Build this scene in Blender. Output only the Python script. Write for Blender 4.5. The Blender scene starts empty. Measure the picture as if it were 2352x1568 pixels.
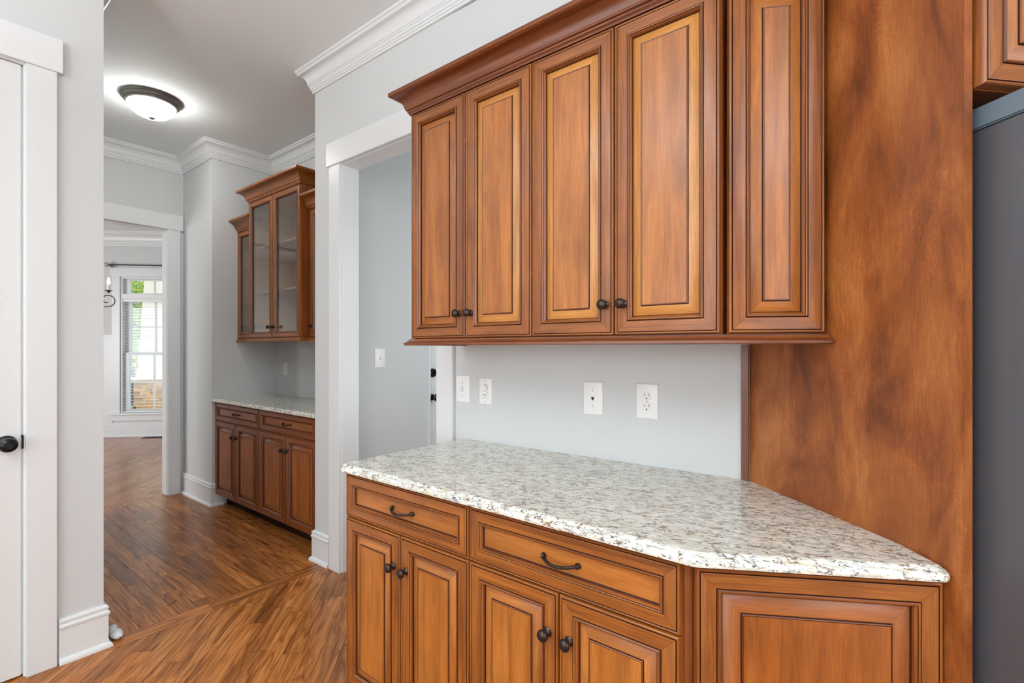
import bpy, bmesh, math, random
from math import sin, cos, pi, radians, sqrt
from mathutils import Vector, Matrix
random.seed(7)
SC = bpy.context.scene
COL = SC.collection

# ------------------------------------------------------------------ camera, world, lights, exposure
CAMZ, YAW, FPX = 1.34, 38.24, 1135.0
cam = bpy.data.cameras.new('camera'); cam_o = bpy.data.objects.new('camera', cam); COL.objects.link(cam_o)
cam.sensor_width = 36.0; cam.lens = FPX / 2352 * 36.0; cam.shift_y = 14.6 / 2352
cam.clip_start = 0.02; cam.clip_end = 200
cam_o.location = (0, 0, CAMZ); cam_o.rotation_euler = (radians(90), 0, radians(YAW))
SC.camera = cam_o
W = bpy.data.worlds.new('sky'); SC.world = W; W.use_nodes = True
bg = W.node_tree.nodes['Background']; bg.inputs[0].default_value = (0.86, 0.93, 1.0, 1); bg.inputs[1].default_value = 1.9
vs = SC.view_settings
vs.view_transform = 'Standard'; vs.look = 'None'; vs.gamma = 1.0; vs.use_curve_mapping = False
vs.exposure = 0.02
SC.cycles.max_bounces = 10; SC.cycles.diffuse_bounces = 6; SC.cycles.glossy_bounces = 5; SC.cycles.transparent_max_bounces = 12
SC.cycles.sample_clamp_indirect = 6.0; SC.cycles.caustics_reflective = False; SC.cycles.caustics_refractive = False
SC.cycles.use_denoising = True

def area(name, loc, rot, sx, sy, power, col=(1, 1, 1)):
    l = bpy.data.lights.new(name, 'AREA'); l.shape = 'RECTANGLE'; l.size = sx; l.size_y = sy; l.energy = power; l.color = col
    o = bpy.data.objects.new(name, l); COL.objects.link(o); o.location = loc; o.rotation_euler = rot
    return o
# daylight standing in the kitchen's own window openings (right-hand wall and rear wall); the dining and side-hall panels are unseen added fill
DAY = (0.915, 0.965, 1.0)
area('daylight_right', (4.28, -0.9, 1.55), (0, radians(90), 0), 1.9, 3.6, 70, DAY)
area('daylight_rear', (-0.1, -4.48, 1.55), (radians(90), 0, 0), 5.0, 1.9, 104, DAY)
area('fill_dining', (-7.5, -2.36, 1.4), (radians(62), 0, 0), 2.0, 1.9, 125, DAY)  # unseen fill added to brighten the dining room
area('fill_side_hall', (-1.25, 2.75, 1.6), (0, radians(90), 0), 1.6, 1.2, 14, DAY)  # unseen fill added in front of the solid end wall
area('bounce_uplight', (-1.0, -1.5, 2.26), (radians(180), 0, 0), 0.55, 0.55, 140, DAY)  # unseen uplight added to bounce light off the ceiling
area('bounce_uplight', (2.3, -0.7, 2.26), (radians(180), 0, 0), 0.55, 0.55, 140, DAY)  # second added uplight, for sheen on the angled door

# ------------------------------------------------------------------ helpers
def lin(c): return tuple(((x / 255) / 12.92 if x / 255 <= 0.04045 else ((x / 255 + 0.055) / 1.055) ** 2.4) for x in c) + (1,)
def newmat(name):
    m = bpy.data.materials.new(name); m.use_nodes = True
    nt = m.node_tree; return m, nt, nt.nodes['Principled BSDF']
def N(nt, typ, **kw):
    n = nt.nodes.new(typ)
    for k, v in kw.items():
        if k.startswith('i_'):
            key = k[2:]; key = int(key) if key.isdigit() else key.replace('_', ' ')
            n.inputs[key].default_value = v
        else: setattr(n, k, v)
    return n
def L(nt, a, ao, b, bi): nt.links.new(a.outputs[ao], b.inputs[bi])
def ramp(nt, stops, interp='LINEAR'):
    n = nt.nodes.new('ShaderNodeValToRGB'); cr = n.color_ramp; cr.interpolation = interp
    while len(cr.elements) < len(stops): cr.elements.new(0.5)
    for e, (p, c) in zip(cr.elements, stops): e.position = p; e.color = c
    return n
def plain(name, col, rough=0.5, metal=0.0, spec=0.5, bump=0.0, bscale=300, coat=0.0):
    m, nt, b = newmat(name)
    b.inputs['Base Color'].default_value = lin(col); b.inputs['Roughness'].default_value = rough
    b.inputs['Metallic'].default_value = metal; b.inputs['Specular IOR Level'].default_value = spec
    b.inputs['Coat Weight'].default_value = coat
    tc = N(nt, 'ShaderNodeTexCoord'); no = N(nt, 'ShaderNodeTexNoise', i_Scale=bscale, i_Detail=3.0)
    L(nt, tc, 'Object', no, 'Vector')
    mx = N(nt, 'ShaderNodeMix', data_type='RGBA', blend_type='MULTIPLY'); mx.inputs['Factor'].default_value = 1
    rp = ramp(nt, [(0.3, (0.965, 0.965, 0.965, 1)), (0.7, (1, 1, 1, 1))])
    L(nt, no, 'Fac', rp, 0); mx.inputs['A'].default_value = lin(col); L(nt, rp, 'Color', mx, 'B'); L(nt, mx, 'Result', b, 'Base Color')
    if bump:
        bp = N(nt, 'ShaderNodeBump', i_Strength=bump, i_Distance=0.001); L(nt, no, 'Fac', bp, 'Height'); L(nt, bp, 'Normal', b, 'Normal')
    return m
def wood(name, dark, mid, light, gs=(1.3, 20), blotch=(3, 5), figure=0.0, rough=0.34, coat=0.2, bl=0.5, spec=0.5):
    """stained timber; UV in metres, u runs along the grain"""
    m, nt, b = newmat(name)
    uv = N(nt, 'ShaderNodeUVMap')
    mp = N(nt, 'ShaderNodeMapping'); mp.inputs['Scale'].default_value = (gs[0], gs[1], 1)
    L(nt, uv, 'UV', mp, 'Vector')
    n1 = N(nt, 'ShaderNodeTexNoise', i_Scale=2.2, i_Detail=7.0, i_Roughness=0.62, i_Distortion=0.9 + figure)
    L(nt, mp, 'Vector', n1, 'Vector')
    r1 = ramp(nt, [(0.28, lin(dark)), (0.5, lin(mid)), (0.74, lin(light))])
    L(nt, n1, 'Fac', r1, 0)
    mp2 = N(nt, 'ShaderNodeMapping'); mp2.inputs['Scale'].default_value = (blotch[0], blotch[1], 1)
    L(nt, uv, 'UV', mp2, 'Vector')
    n2 = N(nt, 'ShaderNodeTexNoise', i_Scale=1.6, i_Detail=4.0, i_Distortion=0.5); L(nt, mp2, 'Vector', n2, 'Vector')
    r2 = ramp(nt, [(0.3, (1 - bl, 1 - bl, 1 - bl, 1)), (0.62, (1, 1, 1, 1))]); L(nt, n2, 'Fac', r2, 0)
    mx = N(nt, 'ShaderNodeMix', data_type='RGBA', blend_type='MULTIPLY'); mx.inputs['Factor'].default_value = 1
    L(nt, r1, 'Color', mx, 'A'); L(nt, r2, 'Color', mx, 'B')
    mp3 = N(nt, 'ShaderNodeMapping'); mp3.inputs['Scale'].default_value = (14, 420, 1); L(nt, uv, 'UV', mp3, 'Vector')
    n3 = N(nt, 'ShaderNodeTexNoise', i_Scale=1.0, i_Detail=3.0); L(nt, mp3, 'Vector', n3, 'Vector')
    r3 = ramp(nt, [(0.33, (0.80, 0.77, 0.74, 1)), (0.58, (1.02, 1.02, 1.02, 1))]); L(nt, n3, 'Fac', r3, 0)
    mx2 = N(nt, 'ShaderNodeMix', data_type='RGBA', blend_type='MULTIPLY'); mx2.inputs['Factor'].default_value = 1
    L(nt, mx, 'Result', mx2, 'A'); L(nt, r3, 'Color', mx2, 'B')
    oi = N(nt, 'ShaderNodeObjectInfo'); mx4 = N(nt, 'ShaderNodeMix', data_type='RGBA', blend_type='MULTIPLY'); mx4.inputs['Factor'].default_value = 1
    L(nt, mx2, 'Result', mx4, 'A'); L(nt, oi, 'Color', mx4, 'B'); L(nt, mx4, 'Result', b, 'Base Color')
    b.inputs['Roughness'].default_value = rough; b.inputs['Coat Weight'].default_value = coat; b.inputs['Coat Roughness'].default_value = 0.2
    b.inputs['Specular IOR Level'].default_value = spec
    return m

M = {}
M['wall'] = plain('wall_paint_grey', (204, 207, 207), 0.6, spec=0.3, bump=0.05, bscale=400)
M['ceiling'] = plain('ceiling_paint', (230, 236, 237), 0.8, spec=0.2, bump=0.05)
M['trim'] = plain('trim_white_gloss', (221, 224, 225), 0.32, spec=0.5, bump=0.03, bscale=120)
M['door'] = plain('door_white', (219, 222, 222), 0.38, bump=0.04, bscale=90)
M['plastic'] = plain('switch_plastic_white', (238, 238, 237), 0.3)
M['plasticdark'] = plain('slot_dark', (40, 38, 36), 0.6)
M['plasticgrey'] = plain('switch_line_grey', (196, 196, 194), 0.5)
M['bronze'] = plain('oil_rubbed_bronze', (60, 48, 42), 0.28, metal=0.7, bump=0.02)
M['black'] = plain('black_bronze', (28, 28, 31), 0.3, metal=0.6)
M['pewter'] = plain('pewter_metal', (120, 116, 112), 0.4, metal=0.75)
M['steel'] = plain('nickel_steel', (190, 190, 190), 0.3, metal=0.9)
M['fridge'] = plain('fridge_dark_grey', (92, 92, 97), 0.38, metal=0.3, bump=0.08, bscale=900)
M['fridgecap'] = plain('fridge_cap_blue_grey', (100, 116, 128), 0.4)
M['glaze'] = plain('brown_glaze', (64, 30, 14), 0.4)
M['maple'] = wood('maple_stile', (112, 58, 16), (148, 84, 30), (172, 106, 42), gs=(0.9, 26), bl=0.25, rough=0.36, coat=0.16)
M['maplepan'] = wood('maple_panel', (138, 78, 26), (172, 103, 40), (194, 125, 58), gs=(0.9, 11), blotch=(2.2, 8), figure=-0.1, bl=0.26, rough=0.37, coat=0.2)
M['mapledk'] = wood('maple_moulding', (84, 40, 14), (116, 58, 20), (142, 78, 30), gs=(0.9, 24), bl=0.25, rough=0.38, coat=0.15)
M['maplebev'] = wood('maple_bevel_pale', (168, 104, 40), (194, 130, 58), (210, 150, 76), gs=(0.9, 20), bl=0.15, rough=0.37, coat=0.2)
M['carcass'] = wood('cabinet_side', (96, 46, 18), (138, 72, 30), (160, 92, 42), gs=(0.9, 12), bl=0.25, rough=0.42)
M['rawshelf'] = wood('shelf_wood', (150, 110, 76), (178, 138, 100), (196, 160, 124), gs=(1.1, 10), bl=0.12)
M['interior'] = plain('cabinet_interior', (206, 176, 138), 0.5)
M['toe'] = wood('toe_kick_wood', (40, 20, 9), (62, 32, 14), (80, 44, 20), rough=0.7, coat=0.0, spec=0.1)
M['dark'] = plain('dark_gap', (26, 18, 13), 0.8)
M['joint'] = plain('plank_joint', (46, 26, 13), 0.9, spec=0.1)
M['subfloor'] = plain('subfloor_dark', (48, 30, 18), 0.8)
M['outsidewhite'] = plain('porch_cream', (236, 224, 206), 0.7)
M['bark'] = plain('bark', (74, 62, 50), 0.9)
M['lawn'] = plain('lawn', (150, 158, 128), 0.95, bscale=6)
M['fluff'] = plain('white_fluff', (214, 220, 222), 0.95)
M['register'] = plain('floor_register', (70, 52, 38), 0.5)

def veneer():
    m, nt, b = newmat('birch_veneer_panel')
    uv = N(nt, 'ShaderNodeUVMap')
    def nz(sc_, loc, scale, det, rough=0.55, dist=0.0):
        mp = N(nt, 'ShaderNodeMapping'); mp.inputs['Scale'].default_value = (sc_[0], sc_[1], 1); mp.inputs['Location'].default_value = loc + (0,); L(nt, uv, 'UV', mp, 'Vector')
        n = N(nt, 'ShaderNodeTexNoise', i_Scale=scale, i_Detail=det, i_Roughness=rough, i_Distortion=dist); L(nt, mp, 'Vector', n, 'Vector'); return n
    na = nz((1.6, 4.2), (0, 0), 1.7, 7.0, 0.6, 1.0)
    ra = ramp(nt, [(0.28, lin((98, 48, 16))), (0.46, lin((140, 76, 30))), (0.58, lin((158, 92, 42))), (0.76, lin((178, 112, 58)))]); L(nt, na, 'Fac', ra, 0)
    nb = nz((1.5, 5.0), (3.1, 1.7), 1.6, 4.0, 0.6, 0.9)
    mul = N(nt, 'ShaderNodeMath', operation='MULTIPLY'); mul.inputs[1].default_value = 30.0; L(nt, nb, 'Fac', mul, 0)
    fr = N(nt, 'ShaderNodeMath', operation='PINGPONG'); fr.inputs[1].default_value = 0.5; L(nt, mul, 0, fr, 0)
    rb = ramp(nt, [(0.0, (1.45, 1.4, 1.3, 1)), (0.09, (1.06, 1.05, 1.04, 1)), (0.8, (0.9, 0.88, 0.86, 1))]); L(nt, fr, 0, rb, 0)
    nm = nz((2.0, 4.0), (9.1, 4.4), 1.5, 2.0); rm = ramp(nt, [(0.42, (0.15, 0.15, 0.15, 1)), (0.62, (1, 1, 1, 1))]); L(nt, nm, 'Fac', rm, 0)
    mx = N(nt, 'ShaderNodeMix', data_type='RGBA', blend_type='MULTIPLY'); L(nt, rm, 'Color', mx, 'Factor')
    L(nt, ra, 'Color', mx, 'A'); L(nt, rb, 'Color', mx, 'B')
    n3 = nz((14, 230), (0, 0), 1.0, 3.0)
    r3 = ramp(nt, [(0.35, (0.84, 0.81, 0.78, 1)), (0.62, (1.04, 1.04, 1.03, 1))]); L(nt, n3, 'Fac', r3, 0)
    mx2 = N(nt, 'ShaderNodeMix', data_type='RGBA', blend_type='MULTIPLY'); mx2.inputs['Factor'].default_value = 1
    L(nt, mx, 'Result', mx2, 'A'); L(nt, r3, 'Color', mx2, 'B')
    mpk = N(nt, 'ShaderNodeMapping'); mpk.inputs['Scale'].default_value = (0.9, 2.2, 1); L(nt, uv, 'UV', mpk, 'Vector')
    nk = N(nt, 'ShaderNodeTexVoronoi', i_Scale=3.6); L(nt, mpk, 'Vector', nk, 'Vector')
    rk = ramp(nt, [(0.0, (0.42, 0.34, 0.28, 1)), (0.05, (0.8, 0.76, 0.72, 1)), (0.14, (1, 1, 1, 1))]); L(nt, nk, 'Distance', rk, 0)
    mx3 = N(nt, 'ShaderNodeMix', data_type='RGBA', blend_type='MULTIPLY'); mx3.inputs['Factor'].default_value = 0.75
    L(nt, mx2, 'Result', mx3, 'A'); L(nt, rk, 'Color', mx3, 'B')
    L(nt, mx3, 'Result', b, 'Base Color'); b.inputs['Roughness'].default_value = 0.44
    return m
M['veneer'] = veneer()

def granite():
    m, nt, b = newmat('granite_speckled')
    tc = N(nt, 'ShaderNodeTexCoord')
    mr = N(nt, 'ShaderNodeMapping'); mr.inputs['Rotation'].default_value = (0, 0, radians(-16)); L(nt, tc, 'Object', mr, 'Vector')
    mp = N(nt, 'ShaderNodeMapping'); mp.inputs['Scale'].default_value = (0.42, 1.0, 0.9); L(nt, mr, 'Vector', mp, 'Vector')
    def noise(scale, det, dist=0.0, rough=0.55, off=0):
        n = N(nt, 'ShaderNodeTexNoise', i_Scale=scale, i_Detail=det, i_Distortion=dist, i_Roughness=rough)
        q = N(nt, 'ShaderNodeVectorMath', operation='ADD'); q.inputs[1].default_value = (off, off * 0.7, off * 1.3); L(nt, mp, 'Vector', q, 0); L(nt, q, 0, n, 'Vector')
        return n
    base = noise(79, 5); cr = ramp(nt, [(0.33, lin((188, 191, 188))), (0.46, lin((220, 221, 209))), (0.64, lin((238, 237, 231)))]); L(nt, base, 'Fac', cr, 0)
    cur = (cr, 'Color')
    def layer(src, lo, hi, col, amount, mask=None):
        nonlocal cur
        r = ramp(nt, [(lo, (0, 0, 0, 1)), (hi, (1, 1, 1, 1))]); nt.links.new(src, r.inputs[0])
        k = N(nt, 'ShaderNodeMath', operation='MULTIPLY'); k.inputs[1].default_value = amount; L(nt, r, 'Color', k, 0); out = k
        if mask is not None:
            rm = ramp(nt, [(mask[1], (0, 0, 0, 1)), (mask[2], (1, 1, 1, 1))]); L(nt, mask[0], 'Fac', rm, 0)
            k2 = N(nt, 'ShaderNodeMath', operation='MULTIPLY'); L(nt, k, 0, k2, 0); L(nt, rm, 'Color', k2, 1); out = k2
        x = N(nt, 'ShaderNodeMix', data_type='RGBA'); L(nt, out, 0, x, 'Factor'); nt.links.new(cur[0].outputs[cur[1]], x.inputs['A']); x.inputs['B'].default_value = lin(col)
        cur = (x, 'Result')
    def ridge(n):
        a = N(nt, 'ShaderNodeMath', operation='SUBTRACT'); a.inputs[1].default_value = 0.5; L(nt, n, 'Fac', a, 0)
        c = N(nt, 'ShaderNodeMath', operation='ABSOLUTE'); L(nt, a, 0, c, 0)
        d = N(nt, 'ShaderNodeMath', operation='SUBTRACT'); d.inputs[0].default_value = 1.0; L(nt, c, 0, d, 1); return d.outputs[0]
    layer(noise(50, 4, 0.5, off=3.3).outputs[0], 0.55, 0.70, (196, 170, 112), 0.55)
    layer(noise(76, 4, 0.6, off=7.1).outputs[0], 0.58, 0.70, (140, 150, 160), 0.7)
    layer(ridge(noise(66, 3, 0.4, off=11.7)), 0.970, 0.990, (62, 62, 64), 0.88, (noise(56, 2, 0.0, off=5.9), 0.44, 0.56))
    layer(ridge(noise(54, 3, 0.6, off=23.1)), 0.964, 0.986, (112, 76, 48), 0.85, (noise(50, 2, 0.0, off=29.9), 0.50, 0.58))
    layer(noise(102, 3, 1.0, 0.6, off=17.9).outputs[0], 0.635, 0.67, (44, 46, 56), 0.92)
    layer(noise(82, 3, 1.0, 0.6, off=37.9).outputs[0], 0.655, 0.69, (84, 52, 40), 0.9)
    nt.links.new(cur[0].outputs[cur[1]], b.inputs['Base Color'])
    b.inputs['Roughness'].default_value = 0.07; b.inputs['Specular IOR Level'].default_value = 0.5
    return m
M['granite'] = granite()

def oak():
    m, nt, b = newmat('oak_plank')
    uv = N(nt, 'ShaderNodeUVMap'); oi = N(nt, 'ShaderNodeObjectInfo'); ge = N(nt, 'ShaderNodeNewGeometry')
    ad = N(nt, 'ShaderNodeMath', operation='ADD'); L(nt, oi, 'Random', ad, 0); L(nt, ge, 'Random Per Island', ad, 1)
    fr = N(nt, 'ShaderNodeMath', operation='FRACT'); L(nt, ad, 0, fr, 0)
    mp = N(nt, 'ShaderNodeMapping'); mp.inputs['Scale'].default_value = (1.3, 16, 1); L(nt, uv, 'UV', mp, 'Vector')
    n1 = N(nt, 'ShaderNodeTexNoise', i_Scale=2.0, i_Detail=6.0, i_Roughness=0.6, i_Distortion=0.8); L(nt, mp, 'Vector', n1, 'Vector')
    r1 = ramp(nt, [(0.3, lin((126, 76, 36))), (0.5, lin((180, 115, 60))), (0.72, lin((206, 144, 86)))]); L(nt, n1, 'Fac', r1, 0)
    # cathedral lines
    mpc = N(nt, 'ShaderNodeMapping'); mpc.inputs['Scale'].default_value = (0.55, 9, 1); L(nt, uv, 'UV', mpc, 'Vector')
    nc = N(nt, 'ShaderNodeTexNoise', i_Scale=1.6, i_Detail=1.5, i_Distortion=0.3); L(nt, mpc, 'Vector', nc, 'Vector')
    mul = N(nt, 'ShaderNodeMath', operation='MULTIPLY'); mul.inputs[1].default_value = 15.0; L(nt, nc, 'Fac', mul, 0)
    pp = N(nt, 'ShaderNodeMath', operation='PINGPONG'); pp.inputs[1].default_value = 0.5; L(nt, mul, 0, pp, 0)
    rc = ramp(nt, [(0.0, (0.42, 0.35, 0.29, 1)), (0.2, (0.88, 0.85, 0.82, 1)), (0.5, (1, 1, 1, 1))]); L(nt, pp, 0, rc, 0)
    mx = N(nt, 'ShaderNodeMix', data_type='RGBA', blend_type='MULTIPLY'); mx.inputs['Factor'].default_value = 0.75
    L(nt, r1, 'Color', mx, 'A'); L(nt, rc, 'Color', mx, 'B')
    rr = ramp(nt, [(0.0, (0.68, 0.64, 0.60, 1)), (0.5, (0.96, 0.94, 0.92, 1)), (1.0, (1.15, 1.1, 1.02, 1))]); L(nt, fr, 0, rr, 0)
    mx2 = N(nt, 'ShaderNodeMix', data_type='RGBA', blend_type='MULTIPLY'); mx2.inputs['Factor'].default_value = 1
    L(nt, mx, 'Result', mx2, 'A'); L(nt, rr, 'Color', mx2, 'B')
    mp3 = N(nt, 'ShaderNodeMapping'); mp3.inputs['Scale'].default_value = (10, 330, 1); L(nt, uv, 'UV', mp3, 'Vector')
    n3 = N(nt, 'ShaderNodeTexNoise', i_Scale=1.0, i_Detail=2.0); L(nt, mp3, 'Vector', n3, 'Vector')
    r3 = ramp(nt, [(0.34, (0.70, 0.66, 0.62, 1)), (0.52, (1, 1, 1, 1))]); L(nt, n3, 'Fac', r3, 0)
    mx3 = N(nt, 'ShaderNodeMix', data_type='RGBA', blend_type='MULTIPLY'); mx3.inputs['Factor'].default_value = 1
    L(nt, mx2, 'Result', mx3, 'A'); L(nt, r3, 'Color', mx3, 'B')
    L(nt, mx3, 'Result', b, 'Base Color')
    bp = N(nt, 'ShaderNodeBump', i_Strength=0.10, i_Distance=0.0005); L(nt, n3, 'Fac', bp, 'Height'); L(nt, bp, 'Normal', b, 'Normal')
    rg = ramp(nt, [(0.3, (0.2, 0.2, 0.2, 1)), (0.7, (0.28, 0.28, 0.28, 1))]); L(nt, n1, 'Fac', rg, 0); L(nt, rg, 'Color', b, 'Roughness')
    b.inputs['Specular IOR Level'].default_value = 0.26
    return m
M['oak'] = oak()
def leafmat(name, a, c):
    m, nt, b = newmat(name); ge = N(nt, 'ShaderNodeNewGeometry'); r = ramp(nt, [(0, lin(a)), (1, lin(c))]); L(nt, ge, 'Random Per Island', r, 0)
    L(nt, r, 'Color', b, 'Base Color'); b.inputs['Roughness'].default_value = 0.6
    tr = N(nt, 'ShaderNodeBsdfTranslucent'); L(nt, r, 'Color', tr, 'Color'); ms = N(nt, 'ShaderNodeMixShader'); ms.inputs[0].default_value = 0.45
    L(nt, b, 'BSDF', ms, 1); L(nt, tr, 'BSDF', ms, 2); L(nt, ms, 0, nt.nodes['Material Output'], 'Surface')
    return m
M['leaf'] = leafmat('leaf_green', (92, 140, 52), (222, 236, 128)); M['shrub'] = leafmat('shrub_leaf', (70, 84, 66), (120, 132, 104))
def stonemat():
    m, nt, b = newmat('ledge_stone'); oi = N(nt, 'ShaderNodeObjectInfo'); r = ramp(nt, [(0, lin((230, 180, 132))), (0.4, lin((240, 200, 156))), (0.7, lin((222, 188, 150))), (1, lin((182, 158, 136)))]); L(nt, oi, 'Random', r, 0)
    L(nt, r, 'Color', b, 'Base Color'); b.inputs['Roughness'].default_value = 0.85; return m
M['stone'] = stonemat()
def glassmat(name, tint, refl=1.0):
    m, nt, b = newmat(name); t = N(nt, 'ShaderNodeBsdfTransparent'); t.inputs[0].default_value = tint
    g = N(nt, 'ShaderNodeBsdfGlossy'); g.inputs['Roughness'].default_value = 0.02
    f = N(nt, 'ShaderNodeLayerWeight', i_Blend=0.5); pw_ = N(nt, 'ShaderNodeMath', operation='POWER'); pw_.inputs[1].default_value = 5.0; L(nt, f, 'Facing', pw_, 0)
    k = N(nt, 'ShaderNodeMath', operation='MULTIPLY_ADD', use_clamp=True); k.inputs[1].default_value = 0.96 * refl; k.inputs[2].default_value = 0.04 * refl; L(nt, pw_, 0, k, 0)
    ms = N(nt, 'ShaderNodeMixShader'); L(nt, k, 0, ms, 0); L(nt, t, 0, ms, 1); L(nt, g, 0, ms, 2); L(nt, ms, 0, nt.nodes['Material Output'], 'Surface'); return m
M['glass'] = glassmat('cabinet_glass', (0.93, 0.93, 0.92, 1), 1.6); M['pane'] = glassmat('window_glass', (0.97, 0.98, 0.98, 1), 1.0)
def emit(name, col, s):
    m, nt, b = newmat(name); b.inputs['Base Color'].default_value = lin(col); b.inputs['Emission Color'].default_value = lin(col); b.inputs['Emission Strength'].default_value = s; return m
M['bowl'] = emit('lit_bowl_glass', (252, 250, 246), 48.0); M['flame'] = emit('lit_bulb', (255, 250, 240), 26.0)

class MB:
    """collects faces with a material and metre UVs whose u runs along a given grain direction"""
    def __init__(s): s.v = []; s.f = []; s.m = []; s.uv = []; s.mats = []; s.off = (random.random() * 20, random.random() * 20)
    def mi(s, mat):
        if mat not in s.mats: s.mats.append(mat)
        return s.mats.index(mat)
    def face(s, pts, mat, grain=None):
        pts = [Vector(p) for p in pts]; b = len(s.v); s.v += pts; s.f.append(tuple(range(b, b + len(pts)))); s.m.append(s.mi(mat))
        n = (pts[1] - pts[0]).cross(pts[2] - pts[0])
        n = n.normalized() if n.length > 1e-12 else Vector((0, 0, 1))
        g = Vector(grain) if grain else Vector((0, 0, 1))
        g = g - n * g.dot(n)
        if g.length < 1e-4: g = Vector((1, 0, 0)) - n * n.x
        if g.length < 1e-4: g = Vector((0, 1, 0))
        g.normalize(); t = n.cross(g)
        s.uv.append([(p.dot(g) + s.off[0], p.dot(t) + s.off[1]) for p in pts])
    def box(s, a, b, mat, grain=None):
        x0, y0, z0 = a; x1, y1, z1 = b
        c = [(x0, y0, z0), (x1, y0, z0), (x1, y1, z0), (x0, y1, z0), (x0, y0, z1), (x1, y0, z1), (x1, y1, z1), (x0, y1, z1)]
        for q in ((0, 3, 2, 1), (4, 5, 6, 7), (0, 1, 5, 4), (1, 2, 6, 5), (2, 3, 7, 6), (3, 0, 4, 7)): s.face([c[i] for i in q], mat, grain)
        return s
    def prism(s, poly, z0, z1, mat, grain=None):
        n = len(poly)
        s.face([(p[0], p[1], z1) for p in poly], mat, grain); s.face([(p[0], p[1], z0) for p in reversed(poly)], mat, grain)
        for i in range(n):
            a, b = poly[i], poly[(i + 1) % n]
            s.face([(a[0], a[1], z0), (b[0], b[1], z0), (b[0], b[1], z1), (a[0], a[1], z1)], mat, grain)
        return s
    def rings(s, x0, z0, x1, z1, prof, close=None, horiz=False, mitre=()):
        """nested rectangles facing -y: prof = [(inset, y, material of the band to the next ring)]"""
        R = lambda i, y: [(x0 + i, y, z0 + i), (x1 - i, y, z0 + i), (x1 - i, y, z1 - i), (x0 + i, y, z1 - i)]
        for k in range(len(prof) - 1):
            i0, y0, mt = prof[k]; i1, y1, _ = prof[k + 1]; A, B = R(i0, y0), R(i1, y1)
            for e in range(4):
                f = (e + 1) % 4; g = (1, 0, 0) if e % 2 == 0 else (0, 0, 1)
                if k in mitre and e % 2 == 0:
                    e_ = Vector((1, 0, 0)) * (0.0009 if e == 0 else -0.0009)
                    a, b_, c, d = Vector(A[e]), Vector(A[f]), Vector(B[f]), Vector(B[e])
                    s.face([a, a + e_, d + e_, d], M['glaze'], g); s.face([a + e_, b_ - e_, c - e_, d + e_], mt, g); s.face([b_ - e_, b_, c, c - e_], M['glaze'], g)
                else: s.face([A[e], A[f], B[f], B[e]], mt, g)
        if close: s.face(R(prof[-1][0], prof[-1][1]), close, (1, 0, 0) if horiz else (0, 0, 1))
        return s
    def lathe(s, prof, mat, seg=20, axis='z', c=(0, 0, 0)):
        """prof [(r, h)]; axis 'z' up or 'y' towards -y"""
        def P(r, h, t):
            if axis == 'z': return (c[0] + r * cos(t), c[1] + r * sin(t), c[2] + h)
            return (c[0] + r * cos(t), c[1] - h, c[2] + r * sin(t))
        for k in range(len(prof) - 1):
            (r0, h0), (r1, h1) = prof[k], prof[k + 1]
            for i in range(seg):
                t0, t1 = 2 * pi * i / seg, 2 * pi * (i + 1) / seg
                q = [P(r0, h0, t0), P(r0, h0, t1), P(r1, h1, t1), P(r1, h1, t0)]
                if r0 < 1e-6: q = [q[0], q[2], q[3]]
                elif r1 < 1e-6: q = q[:3]
                s.face(q, mat)
        return s
    def tube(s, pts, rad, mat, seg=8, caps=True):
        pts = [Vector(p) for p in pts]; rings = []; up = Vector((0, 0, 1)); prev = None
        for i, p in enumerate(pts):
            d = (pts[min(i + 1, len(pts) - 1)] - pts[max(i - 1, 0)]).normalized()
            if prev is None:
                a = up if abs(d.dot(up)) < 0.95 else Vector((1, 0, 0)); nx = d.cross(a).normalized()
            else: nx = (prev - d * prev.dot(d)).normalized()
            prev = nx; ny = d.cross(nx)
            r = rad(i / (len(pts) - 1)) if callable(rad) else rad
            if not isinstance(r, tuple): r = (r, r, 0)
            ring = []
            for k in range(seg):
                t = 2 * pi * k / seg; x, y = r[0] * cos(t), r[1] * sin(t); ct, st = cos(r[2]), sin(r[2])
                ring.append(p + nx * (x * ct - y * st) + ny * (x * st + y * ct))
            rings.append(ring)
        for a, b in zip(rings, rings[1:]):
            for k in range(seg): s.face([a[k], a[(k + 1) % seg], b[(k + 1) % seg], b[k]], mat)
        if caps: s.face(list(reversed(rings[0])), mat); s.face(rings[-1], mat)
        return s
    def sweep(s, path, prof, mat, close_ends=True):
        """prof [(out to the left of travel, z)] swept along a plan polyline with mitred corners"""
        n = len(path); V2 = [Vector(p) for p in path]; mit = []
        for i in range(n):
            ds = []
            if i > 0: ds.append((V2[i] - V2[i - 1]).normalized())
            if i < n - 1: ds.append((V2[i + 1] - V2[i]).normalized())
            ns = [Vector((-d.y, d.x)) for d in ds]
            if len(ns) == 1: mit.append(ns[0])
            else: mm = ns[0] + ns[1]; mit.append(mm * (2.0 / mm.length_squared))
        P = [[(V2[i].x + mit[i].x * o, V2[i].y + mit[i].y * o, z) for (o, z) in prof] for i in range(n)]
        for i in range(n - 1):
            g = (V2[i + 1] - V2[i]); g3 = (g.x, g.y, 0)
            for k in range(len(prof) - 1): s.face([P[i][k], P[i + 1][k], P[i + 1][k + 1], P[i][k + 1]], mat, g3)
        if close_ends: s.face(list(P[0]), mat); s.face(list(reversed(P[-1])), mat)
        return s
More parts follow.
